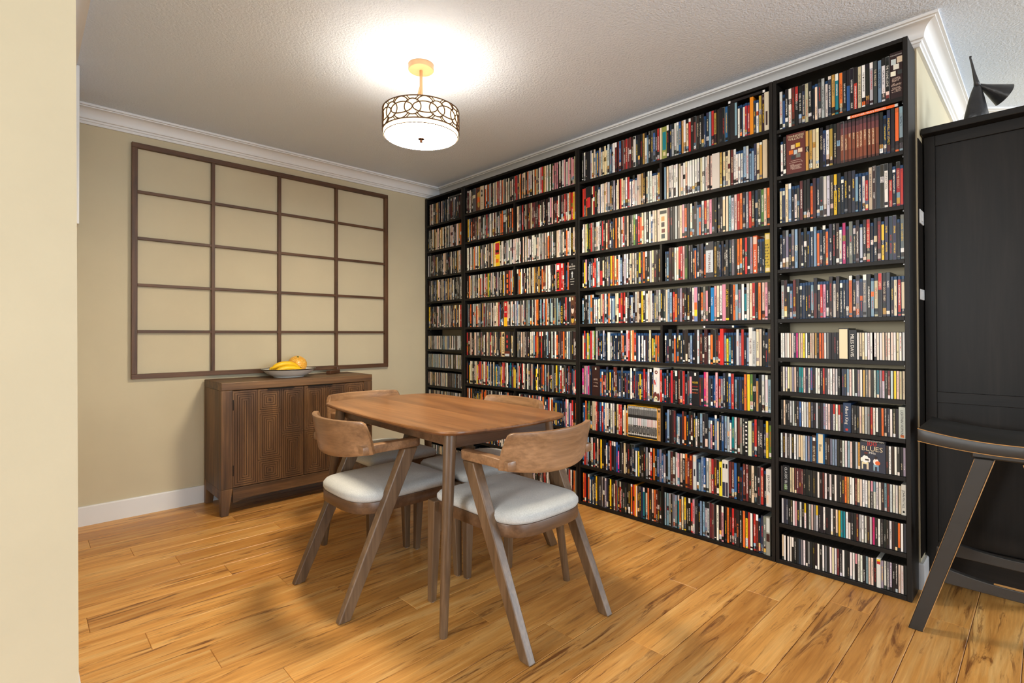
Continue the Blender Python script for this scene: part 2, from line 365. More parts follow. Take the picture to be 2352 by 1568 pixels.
# ---------------------------------------------------------------- dining table
TX, TY, TR = -1.190, -1.845, math.radians(-2.3)
tb = thing('dining_table', 'walnut dining table with bowed edges and round tapered legs', 'table', (TX,TY,0), TR)
def table_outline(a, b, bow, r, n=10):
    pts = []
    cs = [(a-r,b-r,0),(-(a-r),b-r,PI/2),(-(a-r),-(b-r),PI),(a-r,-(b-r),1.5*PI)]
    for q, (px, py, st) in enumerate(cs):
        for i in range(n+1):
            t_ = st+PI/2*i/n; pts.append((px+r*math.cos(t_), py+r*math.sin(t_)))
        nx = cs[(q+1)%4]; e = (nx[2] if q < 3 else 2*PI); p0 = pts[-1]; p1 = (nx[0]+r*math.cos(e), nx[1]+r*math.sin(e))
        for i in range(1, 12):
            f = i/12; x_ = p0[0]+(p1[0]-p0[0])*f; y_ = p0[1]+(p1[1]-p0[1])*f; k = bow*(1-(2*f-1)**2)
            pts.append((x_+k*math.cos(e), y_+k*math.sin(e)))
    return pts
def ring(pts, z, ins):
    # inset towards the centre by a fixed distance
    out = []
    for x_, y_ in pts:
        L = math.hypot(x_, y_); out.append((x_*(1-ins/L), y_*(1-ins/L), z))
    return out
TO = table_outline(0.345, 0.605, 0.028, 0.105)
obj('tabletop', MB().loft([ring(TO,0.7375,0.030), ring(TO,0.746,0.006), ring(TO,0.751,0.0), ring(TO,0.757,0.0005), ring(TO,0.760,0.004)]), MAT['table'], tb, smooth=0.6)
for (x0,x1,y0,y1) in ((-0.255,-0.235,-0.49,0.49),(0.235,0.255,-0.49,0.49),(-0.250,0.250,-0.525,-0.505),(-0.250,0.250,0.505,0.525)):
    obj('apron', MB().box(x0,x1,y0,y1,0.681,0.7375), MAT['frame'], tb, bevel=0.002)
for sx in (-1,1):
    for sy in (-1,1):
        top = Vector((sx*0.266, sy*0.512, 0.7375)); bot = Vector((sx*0.336, sy*0.568, 0.0))
        n_ = 20; rg = []
        for z_, f, r in ((0,0,0.0145),(0.006,0.006,0.0158),(0.7375,1,0.026)):
            c = bot.lerp(top, f); rg.append([(c.x+r*math.cos(2*PI*i/n_), c.y+r*math.sin(2*PI*i/n_), z_) for i in range(n_)])
        obj('leg', MB().loft(rg), MAT['walnut'], tb, smooth=0.9)

# ---------------------------------------------------------------- dining chairs
m, nt, b = new_mat('pale_grey_weave'); b.inputs['Roughness'].default_value = 0.95; b.inputs['Sheen Weight'].default_value = 0.15
v = coords(nt, rnd=False); f = noise(nt, v, 260, 2); f2 = noise(nt, v, 14, 3)
c = mix(nt, 0.35, ramp(nt, f, [(0.3, (168,170,168)), (0.7, (200,201,198))]), ramp(nt, f2, [(0.3, (178,180,178)), (0.7, (200,200,196))]))
nt.links.new(c, b.inputs['Base Color']); bump(nt, b, f, 0.25, 0.002); MAT['fabric'] = m
pad = plain('clear_glide', (190,190,186), 0.3)
def seat_outline(n=48):
    pts = []
    # front edge at +y with rounded corners, sides, broad rounded rear
    def arc(cx, cy, r0, r1, a0, a1, k):
        for i in range(k+1):
            t_ = a0+(a1-a0)*i/k; pts.append((cx+r0*math.cos(t_), cy+r1*math.sin(t_)))
    arc(0.180, 0.250, 0.035, 0.030, 0, PI/2, 5); arc(-0.180, 0.250, 0.035, 0.030, PI/2, PI, 5)
    for i in range(0, 25):
        t_ = PI+PI*i/24; cx_ = math.copysign(abs(math.cos(t_))**0.58, math.cos(t_)); sy_ = abs(math.sin(t_))**0.62
        pts.append((0.213*cx_, -0.06-0.160*sy_))
    return pts
SO = seat_outline()
def sring(z, k): return [(x*k, 0.02+(y-0.02)*k, z) for x, y in SO]
def make_chair():
    t = thing('dining_chair', 'x', 'chair')
    obj('seat_frame', MB().loft([sring(0.382,0.985), sring(0.430,0.985)]), MAT['frame'], t, bevel=0.003, smooth=0.6)
    obj('seat', MB().loft([sring(0.4305,0.972), sring(0.440,0.992), sring(0.454,0.99), sring(0.467,0.95), sring(0.476,0.84), sring(0.482,0.6), sring(0.485,0.3), sring(0.4855,0.02)]), MAT['fabric'], t, smooth=True)
    for s in (-1, 1):
        def q(x0, x1, y0, y1, z): return [(min(s*x0,s*x1),y0,z),(max(s*x0,s*x1),y0,z),(max(s*x0,s*x1),y1,z),(min(s*x0,s*x1),y1,z)]
        lg = obj('front_leg', MB().hexa(q(0.207,0.235,0.268,0.296,0.002), q(0.190,0.235,0.245,0.294,0.43)), MAT['walnut'], t, bevel=0.004)
        obj('glide', MB().lathe([(0.010,0),(0.010,0.003)], 12, s*0.221, 0.282), pad, lg)
        lr = obj('rear_leg', MB().hexa(q(0.206,0.238,-0.308,-0.259,0.002), q(0.200,0.242,-0.016,0.050,0.637)), MAT['walnut'], t, bevel=0.004)
        obj('glide', MB().lathe([(0.010,0),(0.010,0.003)], 12, s*0.222, -0.283), pad, lr)
        ar = [(0.198,0.066,0.038),(0.194,0.050,0.045),(0.192,0.0,0.044),(0.192,-0.09,0.040),(0.197,-0.207,0.042)]
        rg = []
        for i, (xi, yy, wd) in enumerate(ar):
            z1 = 0.676-0.004*(i/4); z0 = 0.637+0.004*(i == 0); x0, x1 = s*xi, s*(xi+wd)
            rg.append([(x0,yy,z0),(x1,yy,z0),(x1,yy,z1),(x0,yy,z1)])
        obj('armrest', MB().loft(rg), MAT['walnut_x'], t, bevel=0.005, smooth=0.6)
    # curved backrest
    mb = MB(); nu, nv = 56, 8; front = []; 
    def pt(u_, v_, off):
        wd = 0.244-0.006*v_; x = wd*u_; bend = 0.082*abs(u_)**2.2
        yy = -0.240-0.030*v_+bend; zb, zt = 0.612+0.026*abs(u_)**2.0, 0.771
        q_ = max(0.0, (abs(u_)-0.88)/0.12); cr = 0.030*(1-math.sqrt(max(0, 1-q_*q_))) if v_ > 0.5 else 0.0
        # thickness along local normal
        slope = 0.082*2.2*abs(u_)**1.2*math.copysign(1,u_)/wd; nl = math.hypot(slope, 1)
        return (x+off*slope/nl*-1, yy+off/nl, zb+(zt-zb)*v_-cr*(v_-0.5)*2)
    F = [[pt(-1+2*i/nu, j/nv, 0.011) for i in range(nu+1)] for j in range(nv+1)]; B = [[pt(-1+2*i/nu, j/nv, -0.011) for i in range(nu+1)] for j in range(nv+1)]
    loop = lambda i: [F[j][i] for j in range(nv+1)]+[B[j][i] for j in reversed(range(nv+1))]
    obj('backrest', MB().loft([loop(i) for i in range(nu+1)]), MAT['walnut_x'], t, bevel=0.003, smooth=0.6)
    return t
def copy_tree(o, parent=None):
    c = o.copy(); COL.objects.link(c); c.parent = parent
    for ch in list(o.children): copy_tree(ch, c)
    return c
ch0 = make_chair()
CH = [((-1.208,-2.437), 0, 'walnut armchair with pale grey seat, closest chair, its curved back turned to us'),
      ((-1.487,-1.822), -PI/2, 'walnut armchair with pale grey seat, at the long table edge facing the bookcases'),
      ((-1.150,-1.241), PI, 'walnut armchair between the table and the carved sideboard, mostly hidden'),
      ((-0.902,-1.885), PI/2+math.radians(-2), 'walnut armchair between the table and the bookcases, mostly hidden')]
for i, (p, a, lb) in enumerate(CH):
    o = ch0 if i == 0 else copy_tree(ch0)
    o.location = (p[0], p[1], 0); o.rotation_euler = (0,0,a); o['label'] = lb; o['group'] = 'dining chairs around the table'

# ---------------------------------------------------------------- ceiling lamp
LX, LY = -1.225, -1.775
brass = plain('antique_brass', (176,140,102), 0.45, 0.4, var=0.04); bronze = plain('bronze_fretwork', (92,62,34), 0.5, 0.4)
def emit(name, c, s):
    m, nt, b = new_mat(name); b.inputs['Base Color'].default_value = rgba(c); b.inputs['Roughness'].default_value = 0.6
    b.inputs['Emission Color'].default_value = rgba(c); b.inputs['Emission Strength'].default_value = s; return m
lp = thing('ceiling_lamp', 'brass semi-flush ceiling lamp with round white shade and ring fretwork', 'lamp', (LX,LY,2.118))
HC = CEIL-2.118
obj('canopy', MB().lathe([(0.062,HC-0.028),(0.064,HC-0.026),(0.064,HC-0.0005)], 40), brass, lp, smooth=0.6)
obj('stem', MB().lathe([(0.008,0.10),(0.008,HC-0.027)], 16).tube([(-0.018,0,0.10),(-0.018,0,HC-0.16),(-0.004,0,HC-0.11),(-0.0,0,HC-0.06)], 0.005, 8), brass, lp, smooth=0.7)
sh = emit('lit_fabric_shade', (255,234,196), 1.15)
obj('shade', MB().loft([[(r*math.cos(2*PI*i/64), r*math.sin(2*PI*i/64), z) for i in range(64)] for r, z in ((0.186,0.002),(0.186,0.127),(0.183,0.127),(0.183,0.002),(0.186,0.002))], cap=False), sh, lp, smooth=0.6)
obj('diffuser', MB().lathe([(0.179,0.004),(0.179,-0.001),(0.12,-0.0055),(0.05,-0.0075),(0.008,-0.008)], 64), emit('lit_diffuser', (255,240,214), 78.0), lp, smooth=0.8)
obj('diffuser_ring', MB().tube([(0.182*math.cos(a), 0.182*math.sin(a), 0.001) for a in [2*PI*i/64 for i in range(64)]], 0.0022, 6, closed=True), bronze, lp, smooth=True)
obj('upglow_blocker', MB().lathe([(0.181,0.006),(0.181,0.009)], 48), MAT['white'], lp)  # added unseen disc, stops the diffuser's glow from going upwards
obj('finial', MB().lathe([(0.016,-0.007),(0.016,-0.011),(0.007,-0.014),(0.006,-0.020),(0.008,-0.024),(0.004,-0.028)], 20), plain('dark_bronze', (26,15,9), 0.9, 0.0, spec=0.0), lp, smooth=0.6)
RF = 0.1895; mb = MB()
def cyl(a, z): return (RF*math.cos(a), RF*math.sin(a), z)
zt, zb_, zc = 0.126, 0.022, 0.074
for z_ in (zt, zb_): mb.tube([cyl(2*PI*i/64, z_) for i in range(64)], 0.0030, 6, closed=True)
NP = 10; a0 = math.radians(224)
for k in range(NP):
    ac = a0+2*PI*k/NP; am = ac+PI/NP
    mb.tube([cyl(ac+0.040/RF*math.cos(q), zc+0.037*math.sin(q)) for q in [2*PI*i/24 for i in range(24)]], 0.0029, 6, closed=True)
    mb.tube([cyl(am+0.0585/RF*math.cos(q), zc+0.026*math.sin(q)) for q in [2*PI*i/28 for i in range(28)]], 0.0029, 6, closed=True)
    for sg in (1, -1):
        mb.tube([cyl(am+0.046/RF*math.cos(q), zc+sg*0.0515*math.sin(q)) for q in [math.radians(30+120*i/12) for i in range(13)]], 0.0029, 6)
        for sd in (1, -1): mb.tube([cyl(ac+sd*0.030/RF, zc+sg*0.052), cyl(ac+sd*0.014/RF, zc+sg*0.036)], 0.0024, 6)
obj('fretwork', mb, bronze, lp, smooth=True)
def bulb(name, z, power, r):
    l = bpy.data.lights.new(name, 'POINT'); l.energy = power; l.color = (1.0, 0.93, 0.83); l.shadow_soft_size = r
    o = bpy.data.objects.new(name, l); COL.objects.link(o); o.location = (LX, LY, z)
bulb('lamp_bulb', 2.172, 5.0, 0.09)

# ---------------------------------------------------------------- tall black cabinet, sculpture, stool
CX = 0.29
cb = thing('tall_cabinet', 'tall black-brown panelled cabinet at the end of the bookcases', 'cabinet', (CX,-3.568,0))
L = 0.372
obj('carcass', MB().box(0.013, 0.9, -L+0.02, 0.0, 0.05, 2.012), MAT['black'], cb)
obj('top', MB().box(-0.055, 0.93, -L-0.02, 0.003, 2.012, 2.040), MAT['blackh'], cb, bevel=0.004)
for a, b_ in ((-0.041, -0.001), (-L, -L+0.045)): obj('stile', MB().box(0.0, 0.022, a, b_, 0.0, 2.012), MAT['black'], cb, bevel=0.0015)
for z0, z1 in ((1.965, 2.012), (0.812, 0.860), (0.055, 0.19)): obj('rail', MB().box(0.0005, 0.022, -L+0.045, -0.041, z0, z1), MAT['blackh'], cb, bevel=0.0015)
obj('gap_shade_strip', MB().box(-0.1125, 0.012, 0.003, 0.0052, 0.135, 1.985), MAT['black'], cb)  # added black strip imitates the shade on the wall beside the cabinet
# sculpture : dark pod-like form with a horn
sm = plain('charred_wood', (44,44,46), 0.42, var=0.35, bscale=26, bstr=0.4)
sc_ = thing('sculpture', 'dark horned pod sculpture on top of the tall cabinet', 'sculpture', (0.40,-3.742,2.0405), 0)
e1 = Vector((.722,-.692,0)); e3 = Vector((0,0,1)); e2 = Vector((.692,.722,0))
def P3(u_, v_, w_=0): return e1*u_+e3*v_+e2*w_
rg = []
for f_, hwid, cxx in ((0,0.054,0.0),(0.06,0.043,0.0),(0.12,0.031,0.001),(0.165,0.020,0.003),(0.19,0.012,0.004)):
    r_ = []
    for i in range(16):
        a = 2*PI*i/16; k = 1+0.10*math.cos(4*a+0.6)
        r_.append(P3(cxx+hwid*k*math.cos(a), f_, hwid*0.8*k*math.sin(a)))
    rg.append(r_)
obj('body', MB().loft(rg), sm, sc_, smooth=True)
obj('stalk', MB().tube([P3(0.004,0.185), P3(0.0,0.205), P3(-0.010,0.245), P3(-0.019,0.285), P3(-0.026,0.310), P3(-0.0255,0.318)], [0.013,0.0095,0.006,0.0045,0.0038,0.0048], 10), sm, sc_, smooth=True)
ax = (P3(0.110,0.128,-0.03)-P3(0.006,0.192)).normalized(); s1 = ax.cross(e2).normalized(); s2 = ax.cross(s1)
rg = []
apx = P3(0.006,0.192); Lh = 0.118
for f_, r in ((0,0.006),(0.25,0.013),(0.6,0.028),(1.0,0.046),(1.0,0.043),(0.6,0.025),(0.35,0.014)):
    rg.append([apx+ax*Lh*f_+(s1*math.cos(2*PI*i/14)+s2*math.sin(2*PI*i/14))*r*(1+0.10*math.cos(3*2*PI*i/14)) for i in range(14)])
obj('horn', MB().loft(rg), sm, sc_, smooth=1.0)
# stool
MAT['worn'] = plain('worn_black_paint', (40,38,35), 0.38, var=0.12, bscale=30, bstr=0.05)
gold = plain('rubbed_bare_edge', (176,132,78), 0.5, var=0.25)
stl = thing('saddle_stool', 'black saddle-seat bar stool with rubbed edges in front of the tall cabinet', 'stool', (-0.06,-3.86,0))
mb = MB(); n_ = 16; rg = []
for i in range(n_+1):
    yy = 0.247-0.494*i/n_; dip = 0.028*(1-(2*i/n_-1)**2)
    zt_ = 0.763-dip; zb2 = 0.715-dip*0.75
    rg.append([(-0.178,yy,zb2),(0.178,yy,zb2),(0.178,yy,zt_+0.006),(-0.178,yy,zt_)])
seat = obj('seat', MB().loft(rg), MAT['worn'], stl, bevel=0.003, smooth=0.6)
obj('worn_edge', MB().tube([Vector(r[3])+Vector((0.0006,0,-0.0004)) for r in rg], 0.0014, 5), gold, seat)
obj('worn_edge', MB().tube([Vector(r[0])+Vector((0.0004,0,0.0004)) for r in rg], 0.0012, 5), gold, seat)
for x0 in (-0.165, 0.135): obj('cross_rail', MB().box(x0, x0+0.03, -0.115, 0.098, 0.676, 0.703), MAT['worn'], stl, bevel=0.006)
for sx in (-1, 1):
    for sy in (-1, 1):
        xa, xb = (-0.176, -0.143) if sx < 0 else (0.143, 0.176)
        f0, f1 = sy*0.281, sy*0.236; t0, t1 = sy*0.088, sy*0.036
        a, b_ = min(f0,f1), max(f0,f1); c_, d_ = min(t0,t1), max(t0,t1)
        lg = obj('leg', MB().hexa([(xa,a,0),(xb,a,0),(xb,b_,0),(xa,b_,0)], [(xa,c_,0.677),(xb,c_,0.677),(xb,d_,0.677),(xa,d_,0.677)]), MAT['worn'], stl, bevel=0.0025)
        obj('worn_edge', MB().tube([(xa+0.0004,f1-sy*0.0003,0.004),(xa+0.0004,t1-sy*0.0003,0.674)], 0.0012, 5), gold, lg)
        obj('worn_edge', MB().tube([(xa+0.0004,f0-sy*0.0004,0.004),(xa+0.0004,t0-sy*0.0004,0.674)], 0.0008, 5), gold, lg)
for xa, xb in ((-0.172, -0.147), (0.147, 0.172)):
    n_ = 12; p_ = []
    hl = 0.176
    top = [(-hl+2*hl*i/n_, 0.262-0.020*(1-(2*i/n_-1)**2)) for i in range(n_+1)]
    poly = [(-hl-0.012,0.205),(hl+0.012,0.205)]+list(reversed(top))
    st = obj('stretcher', MB().prism(poly, xa, xb, tf=lambda x, y, z: (z, x, y)), MAT['worn'], stl, bevel=0.0025)
    if xa < 0: obj('worn_edge', MB().box(xa+0.004, xb-0.004, -0.10, 0.10, 0.2424, 0.2432), gold, st)
for s in (-1, 1): obj('side_stretcher', MB().box(-0.147, 0.147, s*0.186-0.012, s*0.186+0.012, 0.29, 0.325), MAT['worn'], stl, bevel=0.003)

# ---------------------------------------------------------------- bookcases
D_ = 0.170
BC = {  # y of left and right outer faces, shelf tops from the top down
 'A': (-0.006, -0.562, [2.118,1.885,1.653,1.427,1.190,0.995,0.832,0.670,0.508,0.346,0.184], []),
 'B': (-0.566, -1.786, [2.133,1.896,1.658,1.424,1.188,0.955,0.720,0.492,0.258], [1,3,5,7,9]),
 'C': (-1.789, -3.021, [2.137,1.900,1.662,1.428,1.192,0.958,0.727,0.499,0.262], [1,3,5,7,9]),
 'D': (-3.023, -3.557, [2.122,1.894,1.663,1.436,1.194,1.004,0.840,0.677,0.517,0.355,0.197], []),
}
BOT, TOPZ, PT, ST = 0.020, 2.370, 0.017, 0.018
DIV = {'B': -1.178, 'C': -2.404}
BLAB = {'A': 'narrow black bookcase in the room corner beside the wall lattice',
        'B': 'wide black bookcase next to the corner one, behind the dining table',
        'C': 'wide black bookcase between the table and the narrow cabinet-side bookcase',
        'D': 'narrow black bookcase beside the tall black cabinet, holding albums in its lower half'}
peg = plain('nickel_socket', (150,150,150), 0.3, 0.7)
for k, (ya, yb, zs, dv) in BC.items():
    t = thing('bookcase', BLAB[k], 'bookcase', (0, ya, 0), 0, None)
    Wd = ya-yb
    pl = 0.024 if k in 'AB' else PT
    lp_, rp_ = (0.030 if k == 'A' else 0.021 if k == 'B' else 0.0155), (0.022 if k == 'A' else 0.017)
    obj('side_panel', MB().box(0, D_, -lp_, 0, 0, TOPZ), MAT['black'], t, bevel=0.0012)
    obj('side_panel', MB().box(0, D_, -Wd, -Wd+rp_, 0, TOPZ), MAT['black'], t, bevel=0.0012)
    obj('top_panel', MB().box(0.0004, D_, -Wd+rp_, -lp_, TOPZ-PT, TOPZ-0.0004), MAT['blackh'], t, bevel=0.0012)
    obj('bottom_panel', MB().box(0.0004, D_, -Wd+rp_, -lp_, 0.001, BOT), MAT['blackh'], t, bevel=0.0012)
    for z in zs: obj('shelf', MB().box(0.0006, D_-0.004, -Wd+rp_+0.0003, -lp_-0.0003, z-ST, z), MAT['blackh'], t, bevel=0.001)
    levels = [TOPZ-PT]+[z-ST for z in zs]; floors = zs+[BOT]
    for r in dv: obj('divider', MB().box(0.002, D_-0.006, DIV[k]-ya-0.007, DIV[k]-ya+0.007, floors[r]+0.0002, levels[r]-0.0002), MAT['black'], t, bevel=0.001)
    if k in 'AD':
        mb = MB()
        for q in range(66):
            z = 0.10+q*0.034
            if any(f-0.03 < z < f+0.004 for f in floors): continue
            for x in (0.026, 0.138):
                n_ = 8; mb.add([(x+0.0021*math.cos(2*PI*i/n_), -lp_-0.0004, z+0.0021*math.sin(2*PI*i/n_)) for i in range(n_)], [tuple(range(n_))])
        tag(obj('shelf_pin_sockets', mb, peg, t), kind='stuff')
        mb = MB()
        for z in zs:
            for yy in (-lp_-0.004, -Wd+rp_+0.004): mb.box(0.030, 0.042, yy-0.004, yy+0.004, z-ST-0.004, z-ST-0.0003)
        tag(obj('shelf_pins', mb, peg, t), kind='stuff')
    if k == 'A': obj('hinge_block', MB().box(0.004, 0.02, 0, 0.004, 2.10, 2.345), MAT['black'], t)  # side edge of the slightly offset upper extension unit

# ---------------------------------------------------------------- printed items
PAL = {'w':(246,242,234),'W':(204,208,210),'c':(232,214,178),'k':(24,23,25),'K':(54,38,32),'z':(62,62,64),'g':(122,122,120),
       'b':(44,96,158),'n':(46,54,76),'s':(136,166,190),'r':(196,48,42),'R':(104,44,40),'o':(232,112,42),'y':(246,204,38),
       'Y':(198,156,74),'p':(226,156,168),'m':(206,40,122),'t':(20,132,148),'v':(146,140,158),'e':(230,204,188),'G':(92,132,62),'q':(70,66,42),'X':(132,70,46)}
CNAME = {'w':'white','W':'pale grey','c':'cream','k':'black','K':'dark brown','z':'charcoal','g':'grey','b':'blue','n':'navy','s':'light blue',
         'r':'red','R':'maroon','o':'orange','y':'yellow','Y':'tan','p':'pink','m':'magenta','t':'teal','v':'mauve','e':'peach','G':'green','q':'olive','X':'brown-orange'}
class PM:
    def __init__(s): s.v=[]; s.f=[]; s.c=[]; s.k=[]; s.u=[]
    def quad(s, vs, col, ink=(0,0,0,0), uv=None):
        o = len(s.v); s.v += vs; n = len(vs); s.f.append(tuple(range(o,o+n)))
        s.c.append(col); s.k.append(ink); s.u.append(uv or [(9,9)]*n)
    def extend(s, o, tf):
        b = len(s.v); s.v += [tf(p) for p in o.v]; s.f += [tuple(i+b for i in f) for f in o.f]; s.c += o.c; s.k += o.k; s.u += o.u
    def build(s, name, parent=None, loc=None):
        me = bpy.data.meshes.new(name); me.from_pydata(s.v, [], s.f)
        ca = me.attributes.new('Col', 'FLOAT_COLOR', 'CORNER'); ka = me.attributes.new('Ink', 'FLOAT_COLOR', 'CORNER')
        cc = []; kk = []; us = []
        for f, c, k, u in zip(s.f, s.c, s.k, s.u):
            cc += list(c)*len(f); kk += list(k)*len(f)
            for q in u: us += q
        ca.data.foreach_set('color', cc); ka.data.foreach_set('color', kk)
        me.uv_layers.new(name='UVMap').data.foreach_set('uv', us)
        me.materials.append(MAT['print']); o = bpy.data.objects.new(name, me); COL.objects.link(o)
        if parent: o.parent = parent
        if loc: o.location = loc
        return o
def body(pm, th, h, d, col, ch=0.0012, topcol=None, toph=0):
    # case: front at x=0, thickness towards -y, chamfered front edges
    zs = [0, h] if not topcol else [0, h-toph, h]
    P = [(0,-ch),(0,-th+ch),(ch,-th),(d,-th),(d,0),(ch,0)]
    for a, b in zip(zs, zs[1:]):
        c = topcol if (topcol and a > 0) else col
        for i in range(6):
            p, q = P[i], P[(i+1)%6]; pm.quad([(p[0],p[1],a),(q[0],q[1],a),(q[0],q[1],b),(p[0],p[1],b)], c)
    pm.quad([(x,y,h) for x,y in P], topcol or col); pm.quad([(x,y,0) for x,y in reversed(P)], col)
def jit(c, a=0.10):
    k = 1+random.uniform(-a, a); return tuple(max(0,min(255, v*k+random.uniform(-8,8))) for v in c)
LIGHT = set('wWcsyYpeo')
def ink_for(L):
    return random.choice(['k','k','r','n','K'] if L in LIGHT else ['w','w','w','c','y','r'])
def label(pm, y0, y1, z0, z1, x, segs):
    H = z1-z0; so = random.uniform(0, 90)
    for f0, f1, col, ink in segs:
        a, b = z0+H*f0, z0+H*f1
        pm.quad([(x,y0,a),(x,y1,a),(x,y1,b),(x,y0,b)], col, ink, [(-1,so+a),(1,so+a),(1,so+b),(-1,so+b)])
def C_(L, a=0.10): return (*s2l(jit(PAL[L], a)), 1)
def I_(L, d=1.0): return (*s2l(PAL[L]), d)
def make_segs(L, L2=None, kind='d'):
    if L == 'X':
        q = random.uniform(0.9, 1.1); rg = lambda c: (*s2l(tuple(v*q for v in c)), 1); o_ = (0,0,0,0)
        return [(0,.06,rg((84,44,34)),o_),(.06,.3,rg((132,70,46)),o_),(.3,.68,rg((150,84,56)),I_('c',1)),(.68,.84,rg((118,66,66)),o_),(.84,.95,rg((84,52,58)),o_),(.95,1,rg((44,34,34)),o_)]
    base = C_(L); ink = I_(ink_for(L), random.choice((1,1,1,1,0.0) if kind != 'a' else (0.9,0.5,0.0)))
    r = random.random(); other = random.choice('kkwwzcWgoYKRKsezk')
    if L2: return [(0,0.62,base,ink),(0.62,1,C_(L2),(0,0,0,0))]
    if kind == 'a':
        if r < 0.85:
            t0 = random.uniform(0.08,0.35); t1 = random.uniform(0.6,0.92)
            return [(0,t0,base,(0,0,0,0)),(t0,t1,base,ink),(t1,1,base,(0,0,0,0))]
        return [(0,0.12,C_(random.choice('kwWcz')),(0,0,0,0)),(0.12,1,base,ink)]
    f = []
    lo = random.uniform(0.05,0.16); hi = random.uniform(0.82,0.93)
    f.append((0, 0.045, base, (0,0,0,0)))
    if r < 0.30: f += [(0.045,lo,C_(random.choice('kzwKkg')),(0,0,0,0)),(lo,hi,base,ink),(hi,1,C_(random.choice([L,'k','w',L])),(0,0,0,0))]
    elif r < 0.60:
        m1 = random.uniform(0.18,0.34); f += [(0.045,m1*0.6,C_(other,0.3),I_(random.choice('wkeKs'),1)),(m1*0.6,m1,C_(random.choice('eKwkYs'),0.3),I_(random.choice('kwR'),1)),(m1,hi,base,ink),(hi,1,C_(random.choice([L,L,'k'])),(0,0,0,0))]
    elif r < 0.72:
        m1 = random.uniform(0.4,0.6); f += [(0.045,m1,base,ink),(m1,m1+0.14,C_(other),I_(ink_for(other),1)),(m1+0.14,1,base,(0,0,0,0))]
    else: f += [(0.045,hi,base,ink),(hi,1,base,I_(random.choice('wk'),0.5))]
    # keep the lettering to a title-length stretch of each printed run
    g = []
    for f0, f1, cc, kk in f:
        if kk[3] > 0 and f1-f0 > 0.3:
            t0 = f0+(f1-f0)*random.uniform(0.05,0.35); t1 = f1-(f1-f0)*random.uniform(0.05,0.25)
            g += [(f0,t0,cc,(0,0,0,0)),(t0,t1,cc,kk),(t1,f1,cc,(0,0,0,0))]
        else: g.append((f0,f1,cc,kk))
    return g
CLEAR = (*s2l((120,124,124)),1); BLK = (*s2l((20,20,21)),1); BLUE = (*s2l((22,64,108)),1); TRAY = (*s2l((38,37,36)),1)
def case_mesh(kind, L, L2, th, h):
    pm = PM()
    if kind == 'd':
        body(pm, th, h, 0.136, BLK if random.random() < 0.8 else CLEAR, 0.0016)
        label(pm, -0.0013, -th+0.0013, 0.002, h-0.002, -0.0003, make_segs(L, L2))
    elif kind == 'u':
        body(pm, th, h, 0.136, BLUE, 0.0018, BLUE, 0.012)
        label(pm, -0.0012, -th+0.0012, 0.003, h-0.014, -0.0003, make_segs(L, L2))
    else:
        body(pm, th, h, 0.142, TRAY, 0.0006)
        label(pm, -0.0010, -0.0010-min(th-0.0012, 0.0072), 0.002, h-0.002, -0.0003, make_segs(L, L2, 'a'))
    return pm
# ---- lettering from the built-in font, one glyph mesh per character
GL = {}
def glyphs(chars):
    os_ = []
    for ch in chars:
        cu = bpy.data.curves.new('g', 'FONT'); cu.body = ch; cu.size = 1; cu.resolution_u = 2; o = bpy.data.objects.new('g', cu); COL.objects.link(o); os_.append((ch, o))
    bpy.context.view_layer.update(); dg = bpy.context.evaluated_depsgraph_get()
    for ch, o in os_:
        me = o.evaluated_get(dg).to_mesh(); GL[ch] = ([(v.co.x, v.co.y) for v in me.vertices], [tuple(p.vertices) for p in me.polygons]); o.evaluated_get(dg).to_mesh_clear()
    for ch, o in os_:
        cu = o.data; bpy.data.objects.remove(o); bpy.data.curves.remove(cu)
glyphs(sorted(set("ABCDEFGHIJKLMNOPQRSTUVWXYZabcdefghijklmnopqrstuvwxyz0123456789'&.,-?!+")))
def text(pm, s, org, du, dv, height, maxlen=None, col='w', bold=0.0, squeeze=1.0):
    """flat letters; org is the start of the baseline, du the reading direction, dv the direction of the letter tops"""
    sc = height/0.70; x = 0; out = []
    for ch in s:
        if ch == ' ': x += 0.30; continue
        if ch not in GL or not GL[ch][0]: continue
        vs, fs = GL[ch]; mn = min(p[0] for p in vs); mx = max(p[0] for p in vs); out.append((x-mn, vs, fs)); x += mx-mn+0.09
    total = x*sc*squeeze; k = squeeze*(min(1, maxlen/total) if maxlen else 1)
    c = I_(col, 1); c = (*c[:3], 1)
    org, du, dv = Vector(org), Vector(du), Vector(dv); flip = du.cross(dv).x > 0
    for dx, vs, fs in out:
        for f in fs:
            q = [tuple(org+du*((vs[i][0]+dx)*sc*k)+dv*(vs[i][1]*sc)) for i in f]
            if flip: q.reverse()
            pm.quad(q, c)
    return x*sc*k
DOWN, UP_, RT, LF = (0,0,-1), (0,0,1), (0,-1,0), (0,1,0)
def spine_text(pm, s, th, ztop, length, col, h=None, x=-0.0006, up=False):
    h = h or min(0.0075, th*0.52); y = -th/2
    if up: text(pm, s, (x, y-h/2, ztop), UP_, LF, h, length, col)
    else: text(pm, s, (x, y+h/2, ztop), DOWN, RT, h, length, col)

